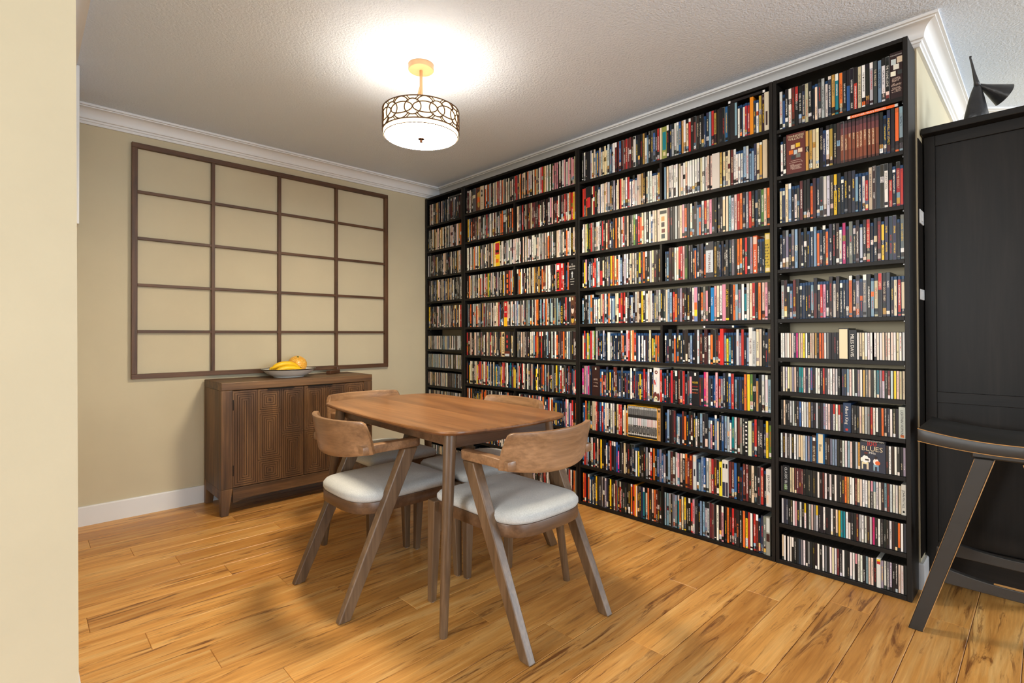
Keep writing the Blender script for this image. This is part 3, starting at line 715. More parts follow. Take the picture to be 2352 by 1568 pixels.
# ---- the shelves' contents.  token = colour letter, ' = slim blue-topped case, /x = upper band colour, *n = repeated, [id] = box set, _n = gap in mm
SPEC = {
 ('D',0): "_8 W b' k w R k/r k n c k k' c' z W w' n Y t o k b/k k r/k c w k W z s w k [maroonbox]",
 ('D',1): "_12 w' k [playwright] Y Y c c k n' w Y K X X X X X X X X X X k n' n k o s",
 ('D',2): "_8 c' n' c s k' w' z' R k k o' K n z w W z y k k' k k n s' k' w' r' c K n K w r/k k' r r'",
 ('D',3): "_8 k' n v k' g s K k' K k' n s o' n' k o' n k K w' m k' g n' K W' k r k' k R y' n n n k' g",
 ('D',4): "_10 W K k' s' R k k' n' k' k' s' R/k z' r' p' k' K w' K k' k' n' o k' v n' g k s' c k/r K n k' c' r' c'",
 ('D',5): "_8 w w w w c w n m c c y w k e e Y k o o w/W g k k k k [goldbook] [trumpet] w e c w w w _4 w w w e e w e w c w w",
 ('D',6): "_8 k w W c c v e k t t e n W b k w w k r z w w w W k _5 n n s e w k v w Y g e K W t v W/r z R W y e c c",
 ('D',7): "_8 k c k k W W k K b w w W Y n k W k k s w e n w/r w w/r k [bluesking] k k k e c W g r w w k o k n w q k [lightbox]",
 ('D',8): "_6 W w z W k w W c c w s v b [secret] [bluesbox] K K v s s K K w w s e k W Y [hundred] K w w z k v",
 ('D',9): "_6 z [classic] c c R R R R k k k k K k w k R w k w k w k K K o Y w w R c e w w c k/p w/s w w K s R W w W c [white_album]",
 ('D',10): "_8 W n n k q w p k w k w/y k W e g W/y k k k k w K c y t t w w/k k k R W w w K W m K w k K w K k o w z",
 ('D',11): "_8 c w _5 w w k/w k k n g w k k k k w k w g k w c w R k w k k w w k/p w w k s e e k [thickwhite] v w g v k k e w k",
 ('C',0): "_14 k W k [portrait] W c c s' Y' c W' c c c' W s' W R R R R R R K [whiteblack] n k Y w s' k z k r c [greenbox] k n W w W b Y w c r K R K k k n' n s r Y K k k k [tallblack] w' k' w' r' r' [orangebox] z' w' Y K [creambox]",
 ('C',1): "_14 r k/r r/k [blackred] c k z w' w w c W Y k v c c c w r w' w' e c Y K c W w w' w' Y | _10 s c w w w w c w w c w w w w w c w w e e [whiteblank] Y c c c R w w' w' w' s W s' s' n c Y [creamtall] _12",
 ('C',2): "_8 w' w c G k r g g e w k r K c R k n' K o k c W r k e k g G K r o c w k W b' c e [pictures] R k k W c p o k w k' K s' o' W r e p K k z k c s W r o n v r z n k c o",
 ('C',3): "_10 k p k k r r s W [blackredtall] c k g n y o c s' W w c e W k y k o K k W c z k K | _12 n' s' [darkpic] K W c r r p [greenspine] z k n' o' n k n o' [peaks] Y k n' k k' [underline] n g k o o k r k v [kage] k' n' k' [pattern]",
 ('C',4): "_8 s' k k k s o k w' w' w' c c r w n' o w' s' s' c c r r r w k n' w' k W c K y k w c w n' g g W k z c s s r o n v R k k k w [rainbow] k o g p k [aqua] p c w [pinkbox] [aquatic] k o s v w t' w c r k o e p K",
 ('C',5): "_8 c' r y r w G W k k' k' W k [whiteblu] g' k' n' k' R o' k' p r c o r n' w' n' w' w' K' z' y' G' o' o' K' | _8 k' n' [alien] k' o' K k' k' k [grave] k' s' k' k W R k' [doom] w' o k K r' [redspine] s' y' t' k' k' W v' r k' s' [lobster] [skin] c c k k' K",
 ('C',6): "_8 m p v m k' _8 [brownset] b' o' k' r' n k' y' k' R k' n' z k' k' n' k' w n' k n' y' k' R' W k n' [zombie] r k' r' k k' r k k R k r k' z p [house] R' K' m n' k' b' p r' v' n k b r s' k' n' k' o y G k Y' k W w s",
 ('C',7): "_8 n' b' o G k c c r r b w k w W k w' o' [saga] [wars] _2 | _8 n' s k K R s' W' k' R o k' k R k w' k s k [eightyfour] s' p' k' s c' k b s W w' t W R g k [stripes] [pale] z' r z [video] n' y G",
 ('C',8): "_8 b' r p s k w r k c k y k k w' K r k n b m' k K c k K k n k' w' y' k K k v w r o k b v b' v s W W p e k o R [twist] [whitetwo] n' s' s b W c R k [yellowone] [pair] R R b k' R R K c k k r k' [hunt]",
 ('C',9): "_14 o r k o w' k' c' k y z z g k v n k y k c R K r k k z k K o r [orangewhite] z k n t w o K e o R K z | s s W k v s< t< o< c< y< k k r p [carl] k' s s v W R R k w K p k o k r k [kun] k o y r w r R k' n g [silver]",
}
BOX = {
 # id: (name, width, height, base, [texts (string, z0 from top fraction, horizontal?, height, colour)], patches [(u0,u1,v0,v1,colour)], label)
 'maroonbox': (0.045,0.20,(46,24,24),[('COLLECTION',.925,1,.0045,'w')],[(.10,.48,.74,.86,'W'),(.55,.97,.76,.89,'c'),(.28,.72,.63,.74,'w'),(.06,.46,.50,.60,'w'),(.60,.95,.51,.60,'z'),(.10,.90,.14,.46,'e','m')],'dark maroon film box set with photo panels on the top shelf, beside the panel end'),
 'playwright': (0.085,0.195,(104,48,42),[('TENNESSEE',.90,1,.0105,'c'),('WILLIAMS',.835,1,.0105,'c')],[(.25,.45,.62,.72,'c'),(.50,.72,.64,.74,'y'),(.14,.36,.49,.59,'o'),(.40,.58,.47,.58,'W'),(.62,.84,.50,.60,'e'),(.26,.48,.36,.45,'z'),(.52,.74,.38,.48,'g'),(.16,.84,.10,.33,'e','m')],'brown face-out box set with cream name and small photo panels, second shelf'),
 'goldbook': (0.038,0.142,(24,22,20),[],[(.06,.90,.03,.97,'c')],'thick box with a plain gold-cream spine between black edges, among the albums'),
 'trumpet': (0.030,0.133,(18,18,20),[('MILES DAVIS',.86,0,.013,'w')],[],'black album box with a large white two-word name, beside the gold-cream box'),
 'bluesking': (0.030,0.132,(34,58,92),[('Albert King',.90,0,.012,'w')],[(.30,.62,.06,.13,'r')],'navy album box with a white name and a small red patch'),
 'lightbox': (0.023,0.132,(196,204,196),[("LIGHTNIN' HOPKINS",.90,0,.009,'z')],[(.25,.8,.03,.11,'o')],'pale grey album box with dark lettering and an orange spot'),
 'secret': (0.017,0.128,(66,46,34),[('SECRET BLUES',.62,0,.009,'c')],[(.2,.8,.80,.92,'w')],'brown album box beside the blue-edged cream one'),
 'bluesbox': (0.034,0.140,(28,96,150),[('Blues',.64,0,.011,'k')],[(.24,.80,.02,.98,'c')],'blue-edged cream album box with the word Blues'),
 'hundred': (0.092,0.138,(50,54,70),[('THE BLUES COLLECTION',.945,1,.0055,'w'),('100',.815,1,.020,'r'),('BLUES',.655,1,.0205,'c'),('Hits',.565,1,.0105,'w')],[(0,1,.915,1.0,'k'),(.06,.12,.06,.28,'c'),(.26,.34,.06,.28,'c'),(.10,.32,.22,.30,'c'),(.21,.385,.13,.12,'w','e'),(.07,.36,.05,.07,'w','e'),(.36,.36,.05,.07,'w','e'),(.24,.535,.05,.055,'K','e'),(.17,.31,.555,.60,'R'),(.20,.35,.34,.39,'K'),(.53,.59,.05,.24,'s'),(.68,.74,.05,.24,'s'),(.54,.74,.18,.26,'s'),(.63,.335,.11,.10,'w','e'),(.63,.455,.045,.05,'K','e'),(.70,.30,.10,.065,'o','e'),(.58,.70,.475,.505,'k')],'face-out album box with red and cream lettering and two seated players'),
 'classic': (0.030,0.128,(18,22,28),[('CLASSIC BLUES',.93,0,.011,'W')],[(.20,.62,.08,.28,'G')],'black album box with pale capitals and a green picture, first on its shelf'),
 'white_album': (0.0165,0.128,(216,216,208),[('JOHN MAYALL',.82,0,.008,'k')],[(.3,.7,.07,.14,'k')],'white album box with dark lettering, last on its shelf'),
 'thickwhite': (0.0155,0.126,(228,228,222),[],[(.1,.9,.80,.90,'r'),(.1,.9,.90,.97,'y')],'thick white album with a red and yellow top on the lowest shelf'),
 'portrait': (0.022,0.185,(20,20,24),[],[],'thick black film box near the table end of the top shelf'),
 'whiteblack': (0.016,0.188,(232,228,220),[],[(.1,.9,.03,.16,'z'),(.1,.9,.90,.99,'k')],'white film box with black ends on the top shelf'),
 'greenbox': (0.031,0.187,(150,158,78),[],[(.15,.85,.28,.84,'t'),(.25,.75,.10,.22,'c')],'olive green film box with a teal panel on the top shelf'),
 'tallblack': (0.036,0.194,(36,34,34),[],[(.68,.95,.10,.98,'s')],'tall black film box with a pale blue strip on the top shelf'),
 'orangebox': (0.017,0.193,(244,150,30),[],[],'plain bright orange film case on the top shelf'),
 'creambox': (0.022,0.192,(226,216,192),[],[(.3,.7,.14,.5,'K')],'wide cream film box at the cabinet end of the top shelf'),
 'blackred': (0.030,0.192,(22,20,22),[],[(.1,.95,.28,.62,'r')],'black film box with a red lower panel at the table end of the second shelf'),
 'whiteblank': (0.040,0.190,(222,214,204),[],[],'thick blank off-white film box on the second shelf'),
 'creamtall': (0.022,0.195,(222,204,172),[],[],'tall cream film box ending the second shelf'),
 'pictures': (0.052,0.188,(226,212,190),[],[(.08,.92,.84,.94,'k'),(.26,.66,.62,.76,'Y'),(.26,.66,.44,.58,'K'),(.30,.70,.26,.38,'R'),(.26,.70,.08,.22,'z')],'wide cream film box with a column of small pictures, third shelf'),
 'blackredtall': (0.022,0.188,(24,22,24),[],[(.1,.9,.06,.55,'r')],'black film box with a long red lower panel, fourth shelf'),
 'darkpic': (0.018,0.190,(56,24,28),[],[(.2,.8,.30,.52,'k')],'dark maroon film case with a black patch, fourth shelf'),
 'greenspine': (0.016,0.190,(70,84,50),[],[(.1,.9,.05,.34,'G'),(.1,.9,.62,.98,'k')],'green and black film case near the middle of the fourth shelf'),
 'peaks': (0.045,0.193,(60,60,66),[('TWIN PEAKS',.70,0,.0125,'R')],[(.06,.94,.14,.76,'W'),(.1,.34,.92,.97,'w')],'thick grey and white film box with a dark red title, fourth shelf'),
 'underline': (0.016,0.190,(30,34,40),[('INLAND EMPIRE',.72,0,.009,'w')],[],'black film case with a white title beside a yellow one, fourth shelf'),
 'kage': (0.021,0.192,(216,92,44),[('KAGEMUSHA',.62,0,.010,'w')],[(.1,.9,.78,.97,'e'),(.3,.7,.04,.10,'w')],'orange film box with white letters next to the black-checked yellow box'),
 'pattern': (0.027,0.197,(214,184,60),[],[(.15,.85,.84,.97,'c'),(.15,.85,.03,.12,'c')]+[(.06+.30*(i%3)+(.12 if (i//3)%2 else 0),.20+.30*(i%3)+(.12 if (i//3)%2 else 0)-.03,.16+.075*(i//3),.20+.075*(i//3),'k') for i in range(24) if not ((i//3)%2 and i%3 == 2)],'yellow film box with a black checked pattern ending the fourth shelf'),
 'rainbow': (0.020,0.190,(120,140,190),[],[(.1,.9,.55,.98,'p'),(.1,.9,.34,.55,'o'),(.1,.9,.15,.34,'y')],'rainbow coloured film box, fifth shelf'),
 'aqua': (0.018,0.180,(24,130,200),[('Aquarius',.72,0,.009,'w')],[],'bright blue film case, fifth shelf'),
 'pinkbox': (0.020,0.193,(226,150,176),[],[],'plain pink film box, fifth shelf'),
 'aquatic': (0.018,0.192,(60,54,24),[('LIFE AQUATIC',.85,0,.010,'y')],[(.05,.95,.02,.07,'y')],'dark film case with yellow capitals and a yellow foot, fifth shelf'),
 'whiteblu': (0.019,0.178,(226,228,230),[],[],'wide white film box among slim cases, sixth shelf'),
 'alien': (0.020,0.192,(30,34,38),[],[(.3,.7,.5,.7,'W')],'black film box with a grey figure patch, sixth shelf'),
 'grave': (0.018,0.190,(44,34,30),[],[(.2,.8,.08,.28,'e')],'dark brown film case with a peach picture low down, sixth shelf'),
 'doom': (0.018,0.190,(66,26,28),[('DOOMSDAY',.78,0,.010,'w')],[],'maroon film case with a white title, sixth shelf'),
 'redspine': (0.018,0.192,(218,44,36),[],[],'plain bright red film case, sixth shelf'),
 'lobster': (0.018,0.196,(230,230,226),[('THE LOBSTER',.72,0,.009,'R')],[],'white film case with a red title, sixth shelf'),
 'skin': (0.016,0.178,(196,200,202),[('THE KILLING OF A SACRED DEER',.74,0,.007,'k')],[],'pale grey film case with dark lettering beside the white red-titled one'),
 'brownset': (0.062,0.190,(50,28,26),[],[(.45,.60,.88,.95,'w'),(.2,.8,.52,.58,'e','m'),(.2,.8,.40,.45,'e','m'),(.2,.8,.30,.34,'e','m')],'wide dark brown face-out film box, seventh shelf'),
 'zombie': (0.040,0.198,(226,224,220),[],[(.46,.87,.24,.055,'R','e'),(.46,.87,.10,.022,'w','e'),(.34,.60,.44,.72,'W'),(.18,.60,.10,.05,'r','e'),(.27,.54,.10,.05,'r','e'),(.30,.16,.30,.13,'R','e'),(.76,.14,.24,.12,'R','e'),(.40,.09,.26,.075,'c','e'),(.44,.09,.10,.025,'n','e')],'thick white film box splashed with red, seventh shelf'),
 'house': (0.038,0.188,(24,24,28),[('HOUSE',.655,1,.010,'y'),('HOUSE II',.545,1,.006,'r'),('HOUSE III',.455,1,.006,'c'),('HOUSE IV',.36,1,.006,'o')],[(.35,.62,.88,.96,'w')],'black film box with yellow, red, cream and orange lines of lettering, seventh shelf'),
 'wars': (0.019,0.190,(206,156,104),[('STAR WARS',.70,0,.012,'k')],[(.2,.8,.88,.95,'K')],'tan film box with black letters beside the yellow-framed set'),
 'eightyfour': (0.017,0.190,(32,34,40),[('1984',.58,0,.011,'w')],[(.1,.9,.06,.28,'e')],'black film case with white numerals, eighth shelf'),
 'stripes': (0.015,0.190,(26,26,28),[],[(.2,.8,.10+.11*i,.14+.11*i,'w') for i in range(8)],'black film case with white stripes, eighth shelf'),
 'pale': (0.017,0.178,(216,222,184),[],[],'plain pale lime film case, eighth shelf'),
 'video': (0.015,0.190,(34,32,34),[('VIRTUOSITY',.66,0,.009,'w')],[],'black film case with white capitals near the panel, eighth shelf'),
 'twist': (0.017,0.190,(104,32,26),[('TOUGH GUYS',.60,0,.010,'y')],[(.2,.8,.84,.97,'o')],'maroon film case lettered in yellow, ninth shelf'),
 'whitetwo': (0.020,0.190,(212,218,220),[],[(.2,.8,.82,.96,'e'),(.3,.7,.40,.60,'z')],'thick white film case with a dark title, ninth shelf'),
 'yellowone': (0.016,0.180,(238,220,60),[],[(.3,.7,.30,.84,'k')],'bright yellow film case, ninth shelf'),
 'pair': (0.031,0.194,(222,220,214),[],[(.04,.46,.02,.40,'n'),(.54,.96,.02,.40,'z'),(.1,.4,.78,.90,'k'),(.6,.9,.78,.90,'k')],'white double film box with dark lower half, ninth shelf'),
 'hunt': (0.026,0.186,(224,220,214),[('DEATH HUNT',.84,0,.0095,'k')],[(.08,.42,.08,.3,'c')],'white film box with dark capitals ending the ninth shelf'),
 'orangewhite': (0.019,0.190,(240,160,40),[],[(.66,.96,.02,.98,'w')],'orange film box with a white edge, lowest shelf'),
 'carl': (0.017,0.190,(38,38,40),[('Carlito',.80,0,.010,'W')],[],'charcoal film case with pale script lettering, lowest shelf'),
 'kun': (0.015,0.190,(36,30,30),[('KLANSMAN',.62,0,.009,'o')],[],'dark film case lettered in orange, lowest shelf'),
 'silver': (0.019,0.190,(150,150,140),[],[(.1,.9,.36,.56,'K'),(.1,.9,.60,.97,'W')],'silver grey film tin ending the lowest shelf'),
 'face': (0.052,0.190,(116,70,40),[],[(.62,.66,.36,.20,'Y','e'),(.55,.45,.32,.16,'o','e'),(.60,.26,.26,.12,'Y','e'),(.40,.86,.36,.08,'K','e'),(0,.3,.0,1,'R')],'brown film box with a pale face picture, top shelf behind the table'),
 'photo': (0.034,0.190,(96,92,92),[],[(.05,.95,.74,.98,'z'),(.05,.95,.58,.72,'c')],'grey film box with a photo and cream band, top shelf behind the table'),
 'creamarch': (0.044,0.192,(222,204,176),[],[(.3,.7,.56,.76,'k'),(.5,.76,.20,.09,'k','e'),(.5,.70,.12,.06,'W','e'),(.3,.7,.30,.31,'K'),(.3,.7,.22,.23,'K')],'cream film box with a small black arch picture, top shelf behind the table'),
 'bluepic': (0.036,0.190,(28,36,44),[],[(.05,.95,.84,.98,'s'),(.2,.85,.5,.8,'W'),(.05,.95,.3,.42,'n')],'black and blue film box, second shelf behind the table'),
 'redyellow': (0.046,0.192,(246,206,40),[],[(.0,1,.48,.94,'r'),(.1,.9,.56,.66,'k'),(.15,.85,.15,.30,'o')],'wide yellow film box with a red upper half, third shelf'),
 'darkset': (0.020,0.190,(40,34,36),[],[(.2,.8,.1,.5,'z')],'charcoal film box beside the orange-windowed one, fourth shelf'),
 'orangewin': (0.024,0.192,(60,34,24),[],[(.15,.85,.08+.21*i,.22+.21*i,'o') for i in range(4)],'brown film box with four orange windows, fourth shelf'),
 'pedro': (0.040,0.192,(206,36,40),[('VIVA PEDRO',.66,0,.013,'y')],[(.10,.72,.04,.70,'k'),(.2,.7,.76,.94,'w')],'red and black film box with yellow capitals, fourth shelf'),
 'blind': (0.062,0.205,(22,20,22),[('THE',.83,1,.006,'w'),('BLIND DEAD',.74,1,.0115,'w'),('COLLECTION',.67,1,.006,'w')],[(.44,.56,.40,.60,'W'),(.36,.64,.53,.56,'W')]+[(.2,.8,.335-.085*i,.365-.085*i,'w','m') for i in range(4)],'black film box with white lettering and a white ankh-like mark, fourth shelf'),
 'redbox': (0.034,0.190,(196,30,34),[],[(.0,1,.0,.36,'y'),(.25,.75,.82,.94,'c'),(.15,.85,.55,.6,'e')],'red film box with a yellow base, fifth shelf'),
 'alex': (0.026,0.192,(26,24,26),[('ALEX IGLESIA',0,2,.014,'y')],[],'black film box lettered in large yellow capitals, fifth shelf'),
 'sepia': (0.036,0.194,(92,60,44),[],[(.5,.52,.34,.13,'e','e'),(.5,.62,.36,.07,'K','e'),(.5,.18,.36,.12,'Y','e'),(.5,.26,.38,.05,'k','e'),(.35,.65,.86,.95,'c')],'sepia film box with faces, fifth shelf'),
 'zato': (0.042,0.190,(242,216,164),[('ZATOICHI',.74,0,.016,'k')],[(.5,.90,.20,.055,'k','e'),(.5,.84,.30,.035,'k','e'),(.2,.8,.05,.12,'K')],'cream film box with black capitals and a dark figure, sixth shelf'),
 'kanji': (0.060,0.192,(44,40,42),[],[(.0,1,.02,.22,'R'),(.1,.9,.02,.12,'W')]+[(.40,.62,.34+.20*i,.47+.20*i,'r') for i in range(3)]+[(.34,.68,.39+.20*i,.42+.20*i,'r') for i in range(3)],'black film box with three red brushed characters'),
 'jancso': (0.032,0.190,(26,26,30),[],[],'black film box lettered with a white name reading upwards'),
}
# the yellow-framed set of fifteen films
def saga(loc):
    wd, h = 0.205, 0.192
    t = thing('framed_box_set', 'yellow-framed box of fifteen matching film cases on the eighth shelf', 'boxed set', loc)
    gm = plain('yellow_card', (226,170,40), 0.5)
    obj('slipcase', MB().box(0,0.136,-0.003,0,0,h).box(0,0.136,-wd,-wd+0.003,0,h).box(0,0.136,-wd,0,0,0.003).box(0,0.136,-wd,0,h-0.003,h), gm, t)
    p = (wd-0.007)/15
    for i in range(15):
        pm = PM(); body(pm, p-0.0004, h-0.007, 0.13, BLK)
        tint = 'stsbsppstspprep'[i]
        cT = tuple(0.35*a_+0.65*b_ for a_, b_ in zip(s2l(PAL[tint]), s2l((232,228,226))))
        g_ = lambda v: (*s2l((v,v,v)),1)
        label(pm, -0.001, -p+0.001, 0.002, h-0.009, -0.0003, [(0,0.05,g_(40),(0,0,0,0)),(0.05,0.10,g_(210),(0,0,0,0)),(0.10,0.15,g_(60),I_('w',1)),(0.15,0.32,g_(120),I_('k',1)),(0.32,0.38,g_(70),I_('w',1)),(0.38,0.62,(*cT,1),(0,0,0,0)),(0.62,0.72,g_(42),(0,0,0,0)),(0.72,0.92,g_(112),I_('k',0.6)),(0.92,1,g_(190),I_('k',1))])
        pm.build('film_case', t, (0.003, -0.0035-i*p, 0.0034))
BOX['saga'] = (0.206, 0.192)
def rnd(pal, n): return ' '.join(random.choice(pal) for _ in range(n))
A_ = "k z g W K e R c n k' w K g Y z".split(); Bm = "k k w c e R r K w Y W n k z o w c g".split(); Bd = "k k' k n' R r w W z n' b' K s' c k' o y'".split()
ACD = "g W c z e g W q z s g c K W w".split()
SPEC[('A',0)] = "_26 "+rnd(A_, 26)
SPEC[('A',1)] = "_4 z W [jancso] "+rnd("c W K Y e o g c W e".split(), 27)
SPEC[('A',2)] = "_6 "+rnd(A_+['k']*4, 34); SPEC[('A',3)] = "_6 "+rnd(A_, 34); SPEC[('A',4)] = "_10 y Y "+rnd(A_+['W','w'], 30)+" r g"
for i in range(5, 12): SPEC[('A',i)] = "_8 "+rnd(ACD, 46)
SPEC[('B',0)] = "_10 k R w w c k [photo] [face] [creamarch] "+rnd(Bm+['v','W'], 34)+" G "+rnd("c w k p r p".split(), 14)
SPEC[('B',1)] = "_10 k y n "+rnd(Bm+['r','R'], 18)+" [bluepic] g K r | _10 e c n k "+rnd("r R w c K e k p".split(), 30)+" w o r y o"
SPEC[('B',2)] = "_12 "+rnd(Bm, 7)+" y "+rnd(Bm, 10)+" y w [redyellow] "+rnd("g W w k e z w".split(), 30)+" o w k e z"
SPEC[('B',3)] = "_10 "+rnd(Bm, 14)+" y G "+rnd(Bm, 6)+" [darkset] [orangewin] r o W | _10 k o y "+rnd(Bm, 14)+" w w "+rnd("k r w z".split(), 4)+" [pedro] r r k b' o [blind]"
SPEC[('B',4)] = "_12 n k o "+rnd(Bm, 20)+" [redbox] "+rnd("e W w v g".split(), 8)+" "+rnd("z k g W o s".split(), 20)+" b' [alex] k r k n [sepia] R"
SPEC[('B',5)] = "_12 r R k e g q z w c r c z z [zato] [kanji] K g | _12 g z K e z K k w c s r o R r K z n s W w K K R z k K"
SPEC[('B',6)] = "_12 "+rnd(Bd, 5)+" r r Y w w y' s n' k' k n' s z r k k' t k' "+rnd(Bd, 6)+" r w k w "+rnd(Bm, 12)+" y k t' r e k R k"
SPEC[('B',7)] = "_12 "+rnd(Bd, 22)+" | _12 "+rnd(Bd, 22)+" w p r k o"
SPEC[('B',8)] = "_12 "+rnd(Bd, 46); SPEC[('B',9)] = "_12 "+rnd(Bd, 22)+" | _12 "+rnd(Bm, 20)

TITLES = {('D',0): {6:'PARADISE LOST',7:'REBEL IN THE RYE',24:'DAYS OF WINE AND ROSES',28:'THE WILD ONE',29:'THE INTERPRETER',31:'THE YOUNG LIONS'},
 ('D',1): {8:'DEAD RINGER',25:'FAREWELL, MY LOVELY'}, ('D',2): {32:'JOHNNY COOL',35:'KISS ME DEADLY'}, ('D',3): {28:'THEY DRIVE BY NIGHT',37:'DARK CORNERS'},
 ('D',4): {6:'Inferno',18:'NO WAY OUT',27:'SHALLOW GRAVE',31:'LIMEY',32:'THE GOOD THIEF',33:'NARC'}}
SHELFN = ['top','second','third','fourth','fifth','sixth','seventh','eighth','ninth','tenth','eleventh','lowest']
BREF = {'A':'bookcase in the corner','B':'wide bookcase behind table','C':'bookcase with yellow-framed set','D':'bookcase beside tall black cabinet'}
def ordn(n): return '%d%s' % (n, 'th' if 10 <= n % 100 <= 20 else {1:'st',2:'nd',3:'rd'}.get(n % 10, 'th'))
INDIV = []; MASS = {'d':[], 'u':[], 'a':[]}
KIND = {'d':('film_case','tall film case','film case'), 'u':('slim_film_case','slim blue-topped film case','slim film case'), 'a':('album_case','album case','album case')}
def px_area(loc, th, h):
    d = Vector(loc)+Vector((0,-th/2,h/2))-CAM; z = d.dot(fwd); return th*h*(F_PX/z)**2*abs(d.normalized().x)
items = []; boxes = []
for (k, r), spec in SPEC.items():
    ya, yb, zs, dv = BC[k]; floors = zs+[BOT]; z = floors[r]+0.0004
    if r >= len(floors): continue
    lp_, rp_ = (0.030 if k == 'A' else 0.021 if k == 'B' else 0.0155), (0.022 if k == 'A' else 0.017)
    y0, y1 = ya-lp_-0.001, yb+rp_+0.0015
    parts = spec.split('|'); spans = [(y0, y1)] if len(parts) == 1 else [(y0, DIV[k]+0.0085), (DIV[k]-0.0085, y1)]
    album = (k == 'D' and r >= 5) or (k == 'A' and r >= 5); cnt = 0
    for part, (a, b) in zip(parts, spans):
        toks = []; gap = 0; nt_ = 0
        for tk in part.split():
            if tk[0] == '_': toks.append(('_', float(tk[1:])/1000)); gap += float(tk[1:])/1000; continue
            if tk[0] == '[': toks.append(('[', tk[1:-1])); nt_ += 1; continue
            L = tk[0]; slim = "'" in tk; L2 = tk[tk.index('/')+1] if '/' in tk else None; nt_ += 1; toks.append(('i', L, slim, L2, '<' in tk, TITLES.get((k, r), {}).get(nt_)))
        fixed = gap+sum(BOX[t[1]][0]+0.0006 for t in toks if t[0] == '[')
        var = sum((0.0102 if album else 0.0128 if t[2] else 0.0150)*random.uniform(0.93,1.07)*0+(0.0102 if album else 0.0128 if t[2] else 0.0150) for t in toks if t[0] == 'i')
        step = 0.0102 if album else 0.0146
        while (a-b-fixed)/var > 1.0:
            ii = [i for i, q in enumerate(toks) if q[0] == 'i' and q[1] != 'X']; src = toks[random.choice(ii)][:5]+(None,)
            toks.insert(random.choice(ii)+1, src); var += 0.0102 if album else 0.0128 if src[2] else 0.0150
        s = (a-b-fixed)/var; y = a
        lean = 0.0
        if '<' in part: s *= 0.985
        for t in toks:
            if t[0] == '_': y -= t[1]; continue
            cnt += 1
            xs = 0.012+random.uniform(-0.004, 0.005)
            if album: xs = 0.010+random.uniform(-0.002, 0.003)
            if t[0] == '[':
                boxes.append((t[1], k, r, (xs-0.004, y-0.0003, z))); y -= BOX[t[1]][0]+0.0006; continue
            kd = 'a' if album else 'u' if t[2] else 'd'
            th = {'a':0.0102,'u':0.0128,'d':0.0150}[kd]*s; h = {'a':0.1245,'u':0.1705,'d':0.1900}[kd]*random.uniform(0.994, 1.006)
            if kd == 'a': h *= 0.985
            items.append([kd, t[1], t[3], th-0.0004, h, (xs, y-0.0002, z), k, r, cnt, t[4], t[5]]); y -= th
items_by = {'d':[], 'u':[], 'a':[]}
for it in items: items_by[it[0]].append(it)
for kd, lst in items_by.items():
    lst.sort(key=lambda it: -px_area(it[5], it[3], it[4]))
    nm, desc, cat = KIND[kd]; mass = PM()
    for i, (kd_, L, L2, th, h, loc, k, r, cnt, tilt, tt) in enumerate(lst):
        pm = case_mesh(kd, L, L2, th, h)
        if i < 300:
            if tt:
                for q in range(len(pm.k)): pm.k[q] = (*pm.k[q][:3], 0)
            o = pm.build(nm, None, loc)
            if tt:
                tp = PM(); spine_text(tp, tt, th, h*0.80, h*0.66, 'k' if L in LIGHT else random.choice('wwwcy')); tp.build('lettering', o)
            if tilt: o.rotation_euler = (math.radians(-2.6), 0, 0)
            lb = '%s %s, %s on %s shelf, %s' % (CNAME[L], desc, ordn(cnt), SHELFN[r] if not (k in 'BC' and r == 9) else 'lowest', BREF[k])
            tag(o, lb, cat, {'d':'tall film cases on the shelves','u':'slim film cases on the shelves','a':'album cases on the shelves'}[kd])
        else: mass.extend(pm, lambda p, l=loc: (p[0]+l[0], p[1]+l[1], p[2]+l[2]))
    if mass.v: tag(mass.build(nm+'s_in_rows'), {'d':'many tall film cases filling the bookcases farther along the wall','u':'many slim film cases filling the wide bookcases farther along','a':'many album cases filling the lower shelves of the narrow bookcases'}[kd], cat, None, 'stuff')
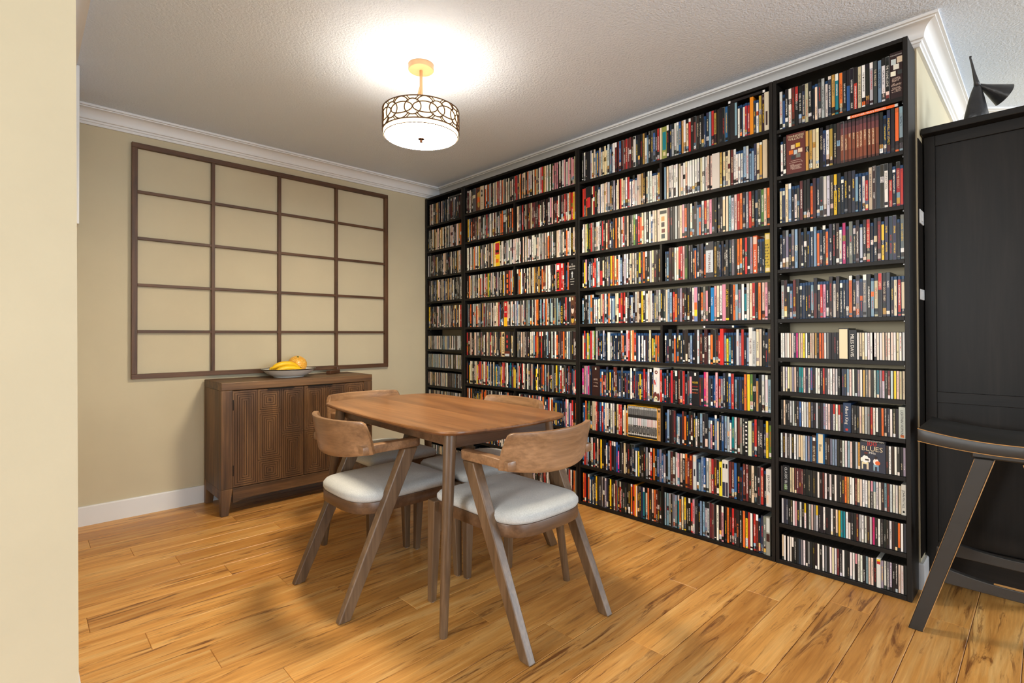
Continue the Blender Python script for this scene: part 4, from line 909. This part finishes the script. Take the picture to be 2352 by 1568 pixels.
for bid, k, r, loc in boxes:
    if bid == 'saga': saga(loc); continue
    wd, h, base, texts, patches, lb = BOX[bid]; pm = PM(); c = (*s2l(base), 1)
    body(pm, wd, h, 0.128 if h < 0.15 else 0.138, c, 0.0012)
    o = pm.build('boxed_set', None, loc); tag(o, lb, 'boxed set', 'boxed sets on the shelves')
    if patches:
        for n_, pt_ in enumerate(patches):
            u0,u1,v0,v1,L = pt_[:5]; pp = PM(); x = -0.0003-0.00006*n_
            if len(pt_) > 5 and pt_[5] == 'm':
                # lines of small print too fine to read
                nl = max(1, round((v1-v0)*h/0.0045)); bs = (*s2l(base), 1)
                for q in range(nl):
                    za, zb2 = (v1-(v1-v0)*(q+0.8)/nl)*h, (v1-(v1-v0)*q/nl)*h; ins = wd*random.uniform(0, 0.10)
                    ya2, yb2 = -u0*wd-ins, -u1*wd+ins; so = random.uniform(0, 50)
                    pp.quad([(x,ya2,za),(x,yb2,za),(x,yb2,zb2),(x,ya2,zb2)], bs, I_(L, 1), [(-0.6,so-ya2),(-0.6,so-yb2),(0.6,so-yb2),(0.6,so-ya2)])
                pp.build('small_print', o); continue
            if len(pt_) > 5:
                pp.quad([(x, -(u0+v0*math.cos(a))*wd, (u1+v1*math.sin(a))*h) for a in [-2*PI*i/18 for i in range(18)]], C_(L, 0.04)); pp.build('printed_panel', o); continue
            pp.quad([(x,-u0*wd,v0*h),(x,-u1*wd,v0*h),(x,-u1*wd,v1*h),(x,-u0*wd,v1*h)], C_(L, 0.04))
            pp.build('printed_panel', o)
    if bid == 'jancso': texts = [('JANCSO', 0, 2, 0.018, 'w')]
    if texts:
        tp = PM()
        for s_, vt, hor, th_, cl in texts:
            if hor == 1:
                # centred horizontal line
                q = PM(); L_ = text(q, s_, (0,0,0), RT, UP_, th_, wd*0.88, cl); text(tp, s_, (-0.0016, -(wd-L_)/2, vt*h), RT, UP_, th_, wd*0.88, cl)
            elif hor == 2:
                spine_text(tp, s_, wd, 0.012, h*0.86, cl, th_, -0.0016, True)
                if bid == 'jancso': tp.quad([(-0.0016,-0.0045,h*0.80),(-0.0016,-0.0065,h*0.80),(-0.0016,-0.0055,h*0.835),(-0.0016,-0.0035,h*0.835)], (*s2l(PAL['w']),1))
            else: spine_text(tp, s_, wd, vt*h, h*(vt-0.06), cl, th_, -0.0016)
        tp.build('lettering', o)

# cases lying flat on top of the rows
def flat(nm, lb, L, loc, kind, txt=None, tc='w'):
    pm = PM(); h, th = (0.19, 0.0146) if kind == 'd' else (0.171, 0.0125)
    body(pm, th, h, 0.136, BLK if kind == 'd' else BLUE, 0.0014)
    label(pm, -0.0012, -th+0.0012, 0.003, h-0.003, -0.0003, [(0,0.06,C_('w'),(0,0,0,0)),(0.06,0.94,C_(L),(0,0,0,0)),(0.94,1,C_('w'),(0,0,0,0))])
    # lay it down: height runs along the shelf (-y), thickness upwards
    R = lambda p: (p[0], -p[2], -p[1]); pm.v = [R(p) for p in pm.v]
    o = pm.build(nm, None, loc); tag(o, lb, 'film case' if kind == 'd' else 'slim film case', 'cases lying flat on the rows')
    if txt: tp = PM(); text(tp, txt, (-0.0006, -h*0.10, th*0.24), RT, UP_, th*0.55, h*0.66, tc); tp.build('lettering', o)
flat('film_case', "orange film case lying flat on top of the second shelf's row", 'o', (0.008, -3.334, 1.894+0.1918), 'd', "ANOTHER MAN'S POISON")
flat('film_case', 'black film case lying flat on top of the top row, second bookcase from the cabinet', 'k', (0.010, -2.795, 2.137+0.1960), 'd')
flat('slim_film_case', 'blue-edged slim film case lying flat above the sixth row of the wide bookcase', 'k', (0.004, -2.655, 0.958+0.1968), 'u')
flat('film_case', "charcoal film case lying flat on the top row of the corner bookcase", 'z', (0.008, -0.345, 2.118+0.1918), 'd')
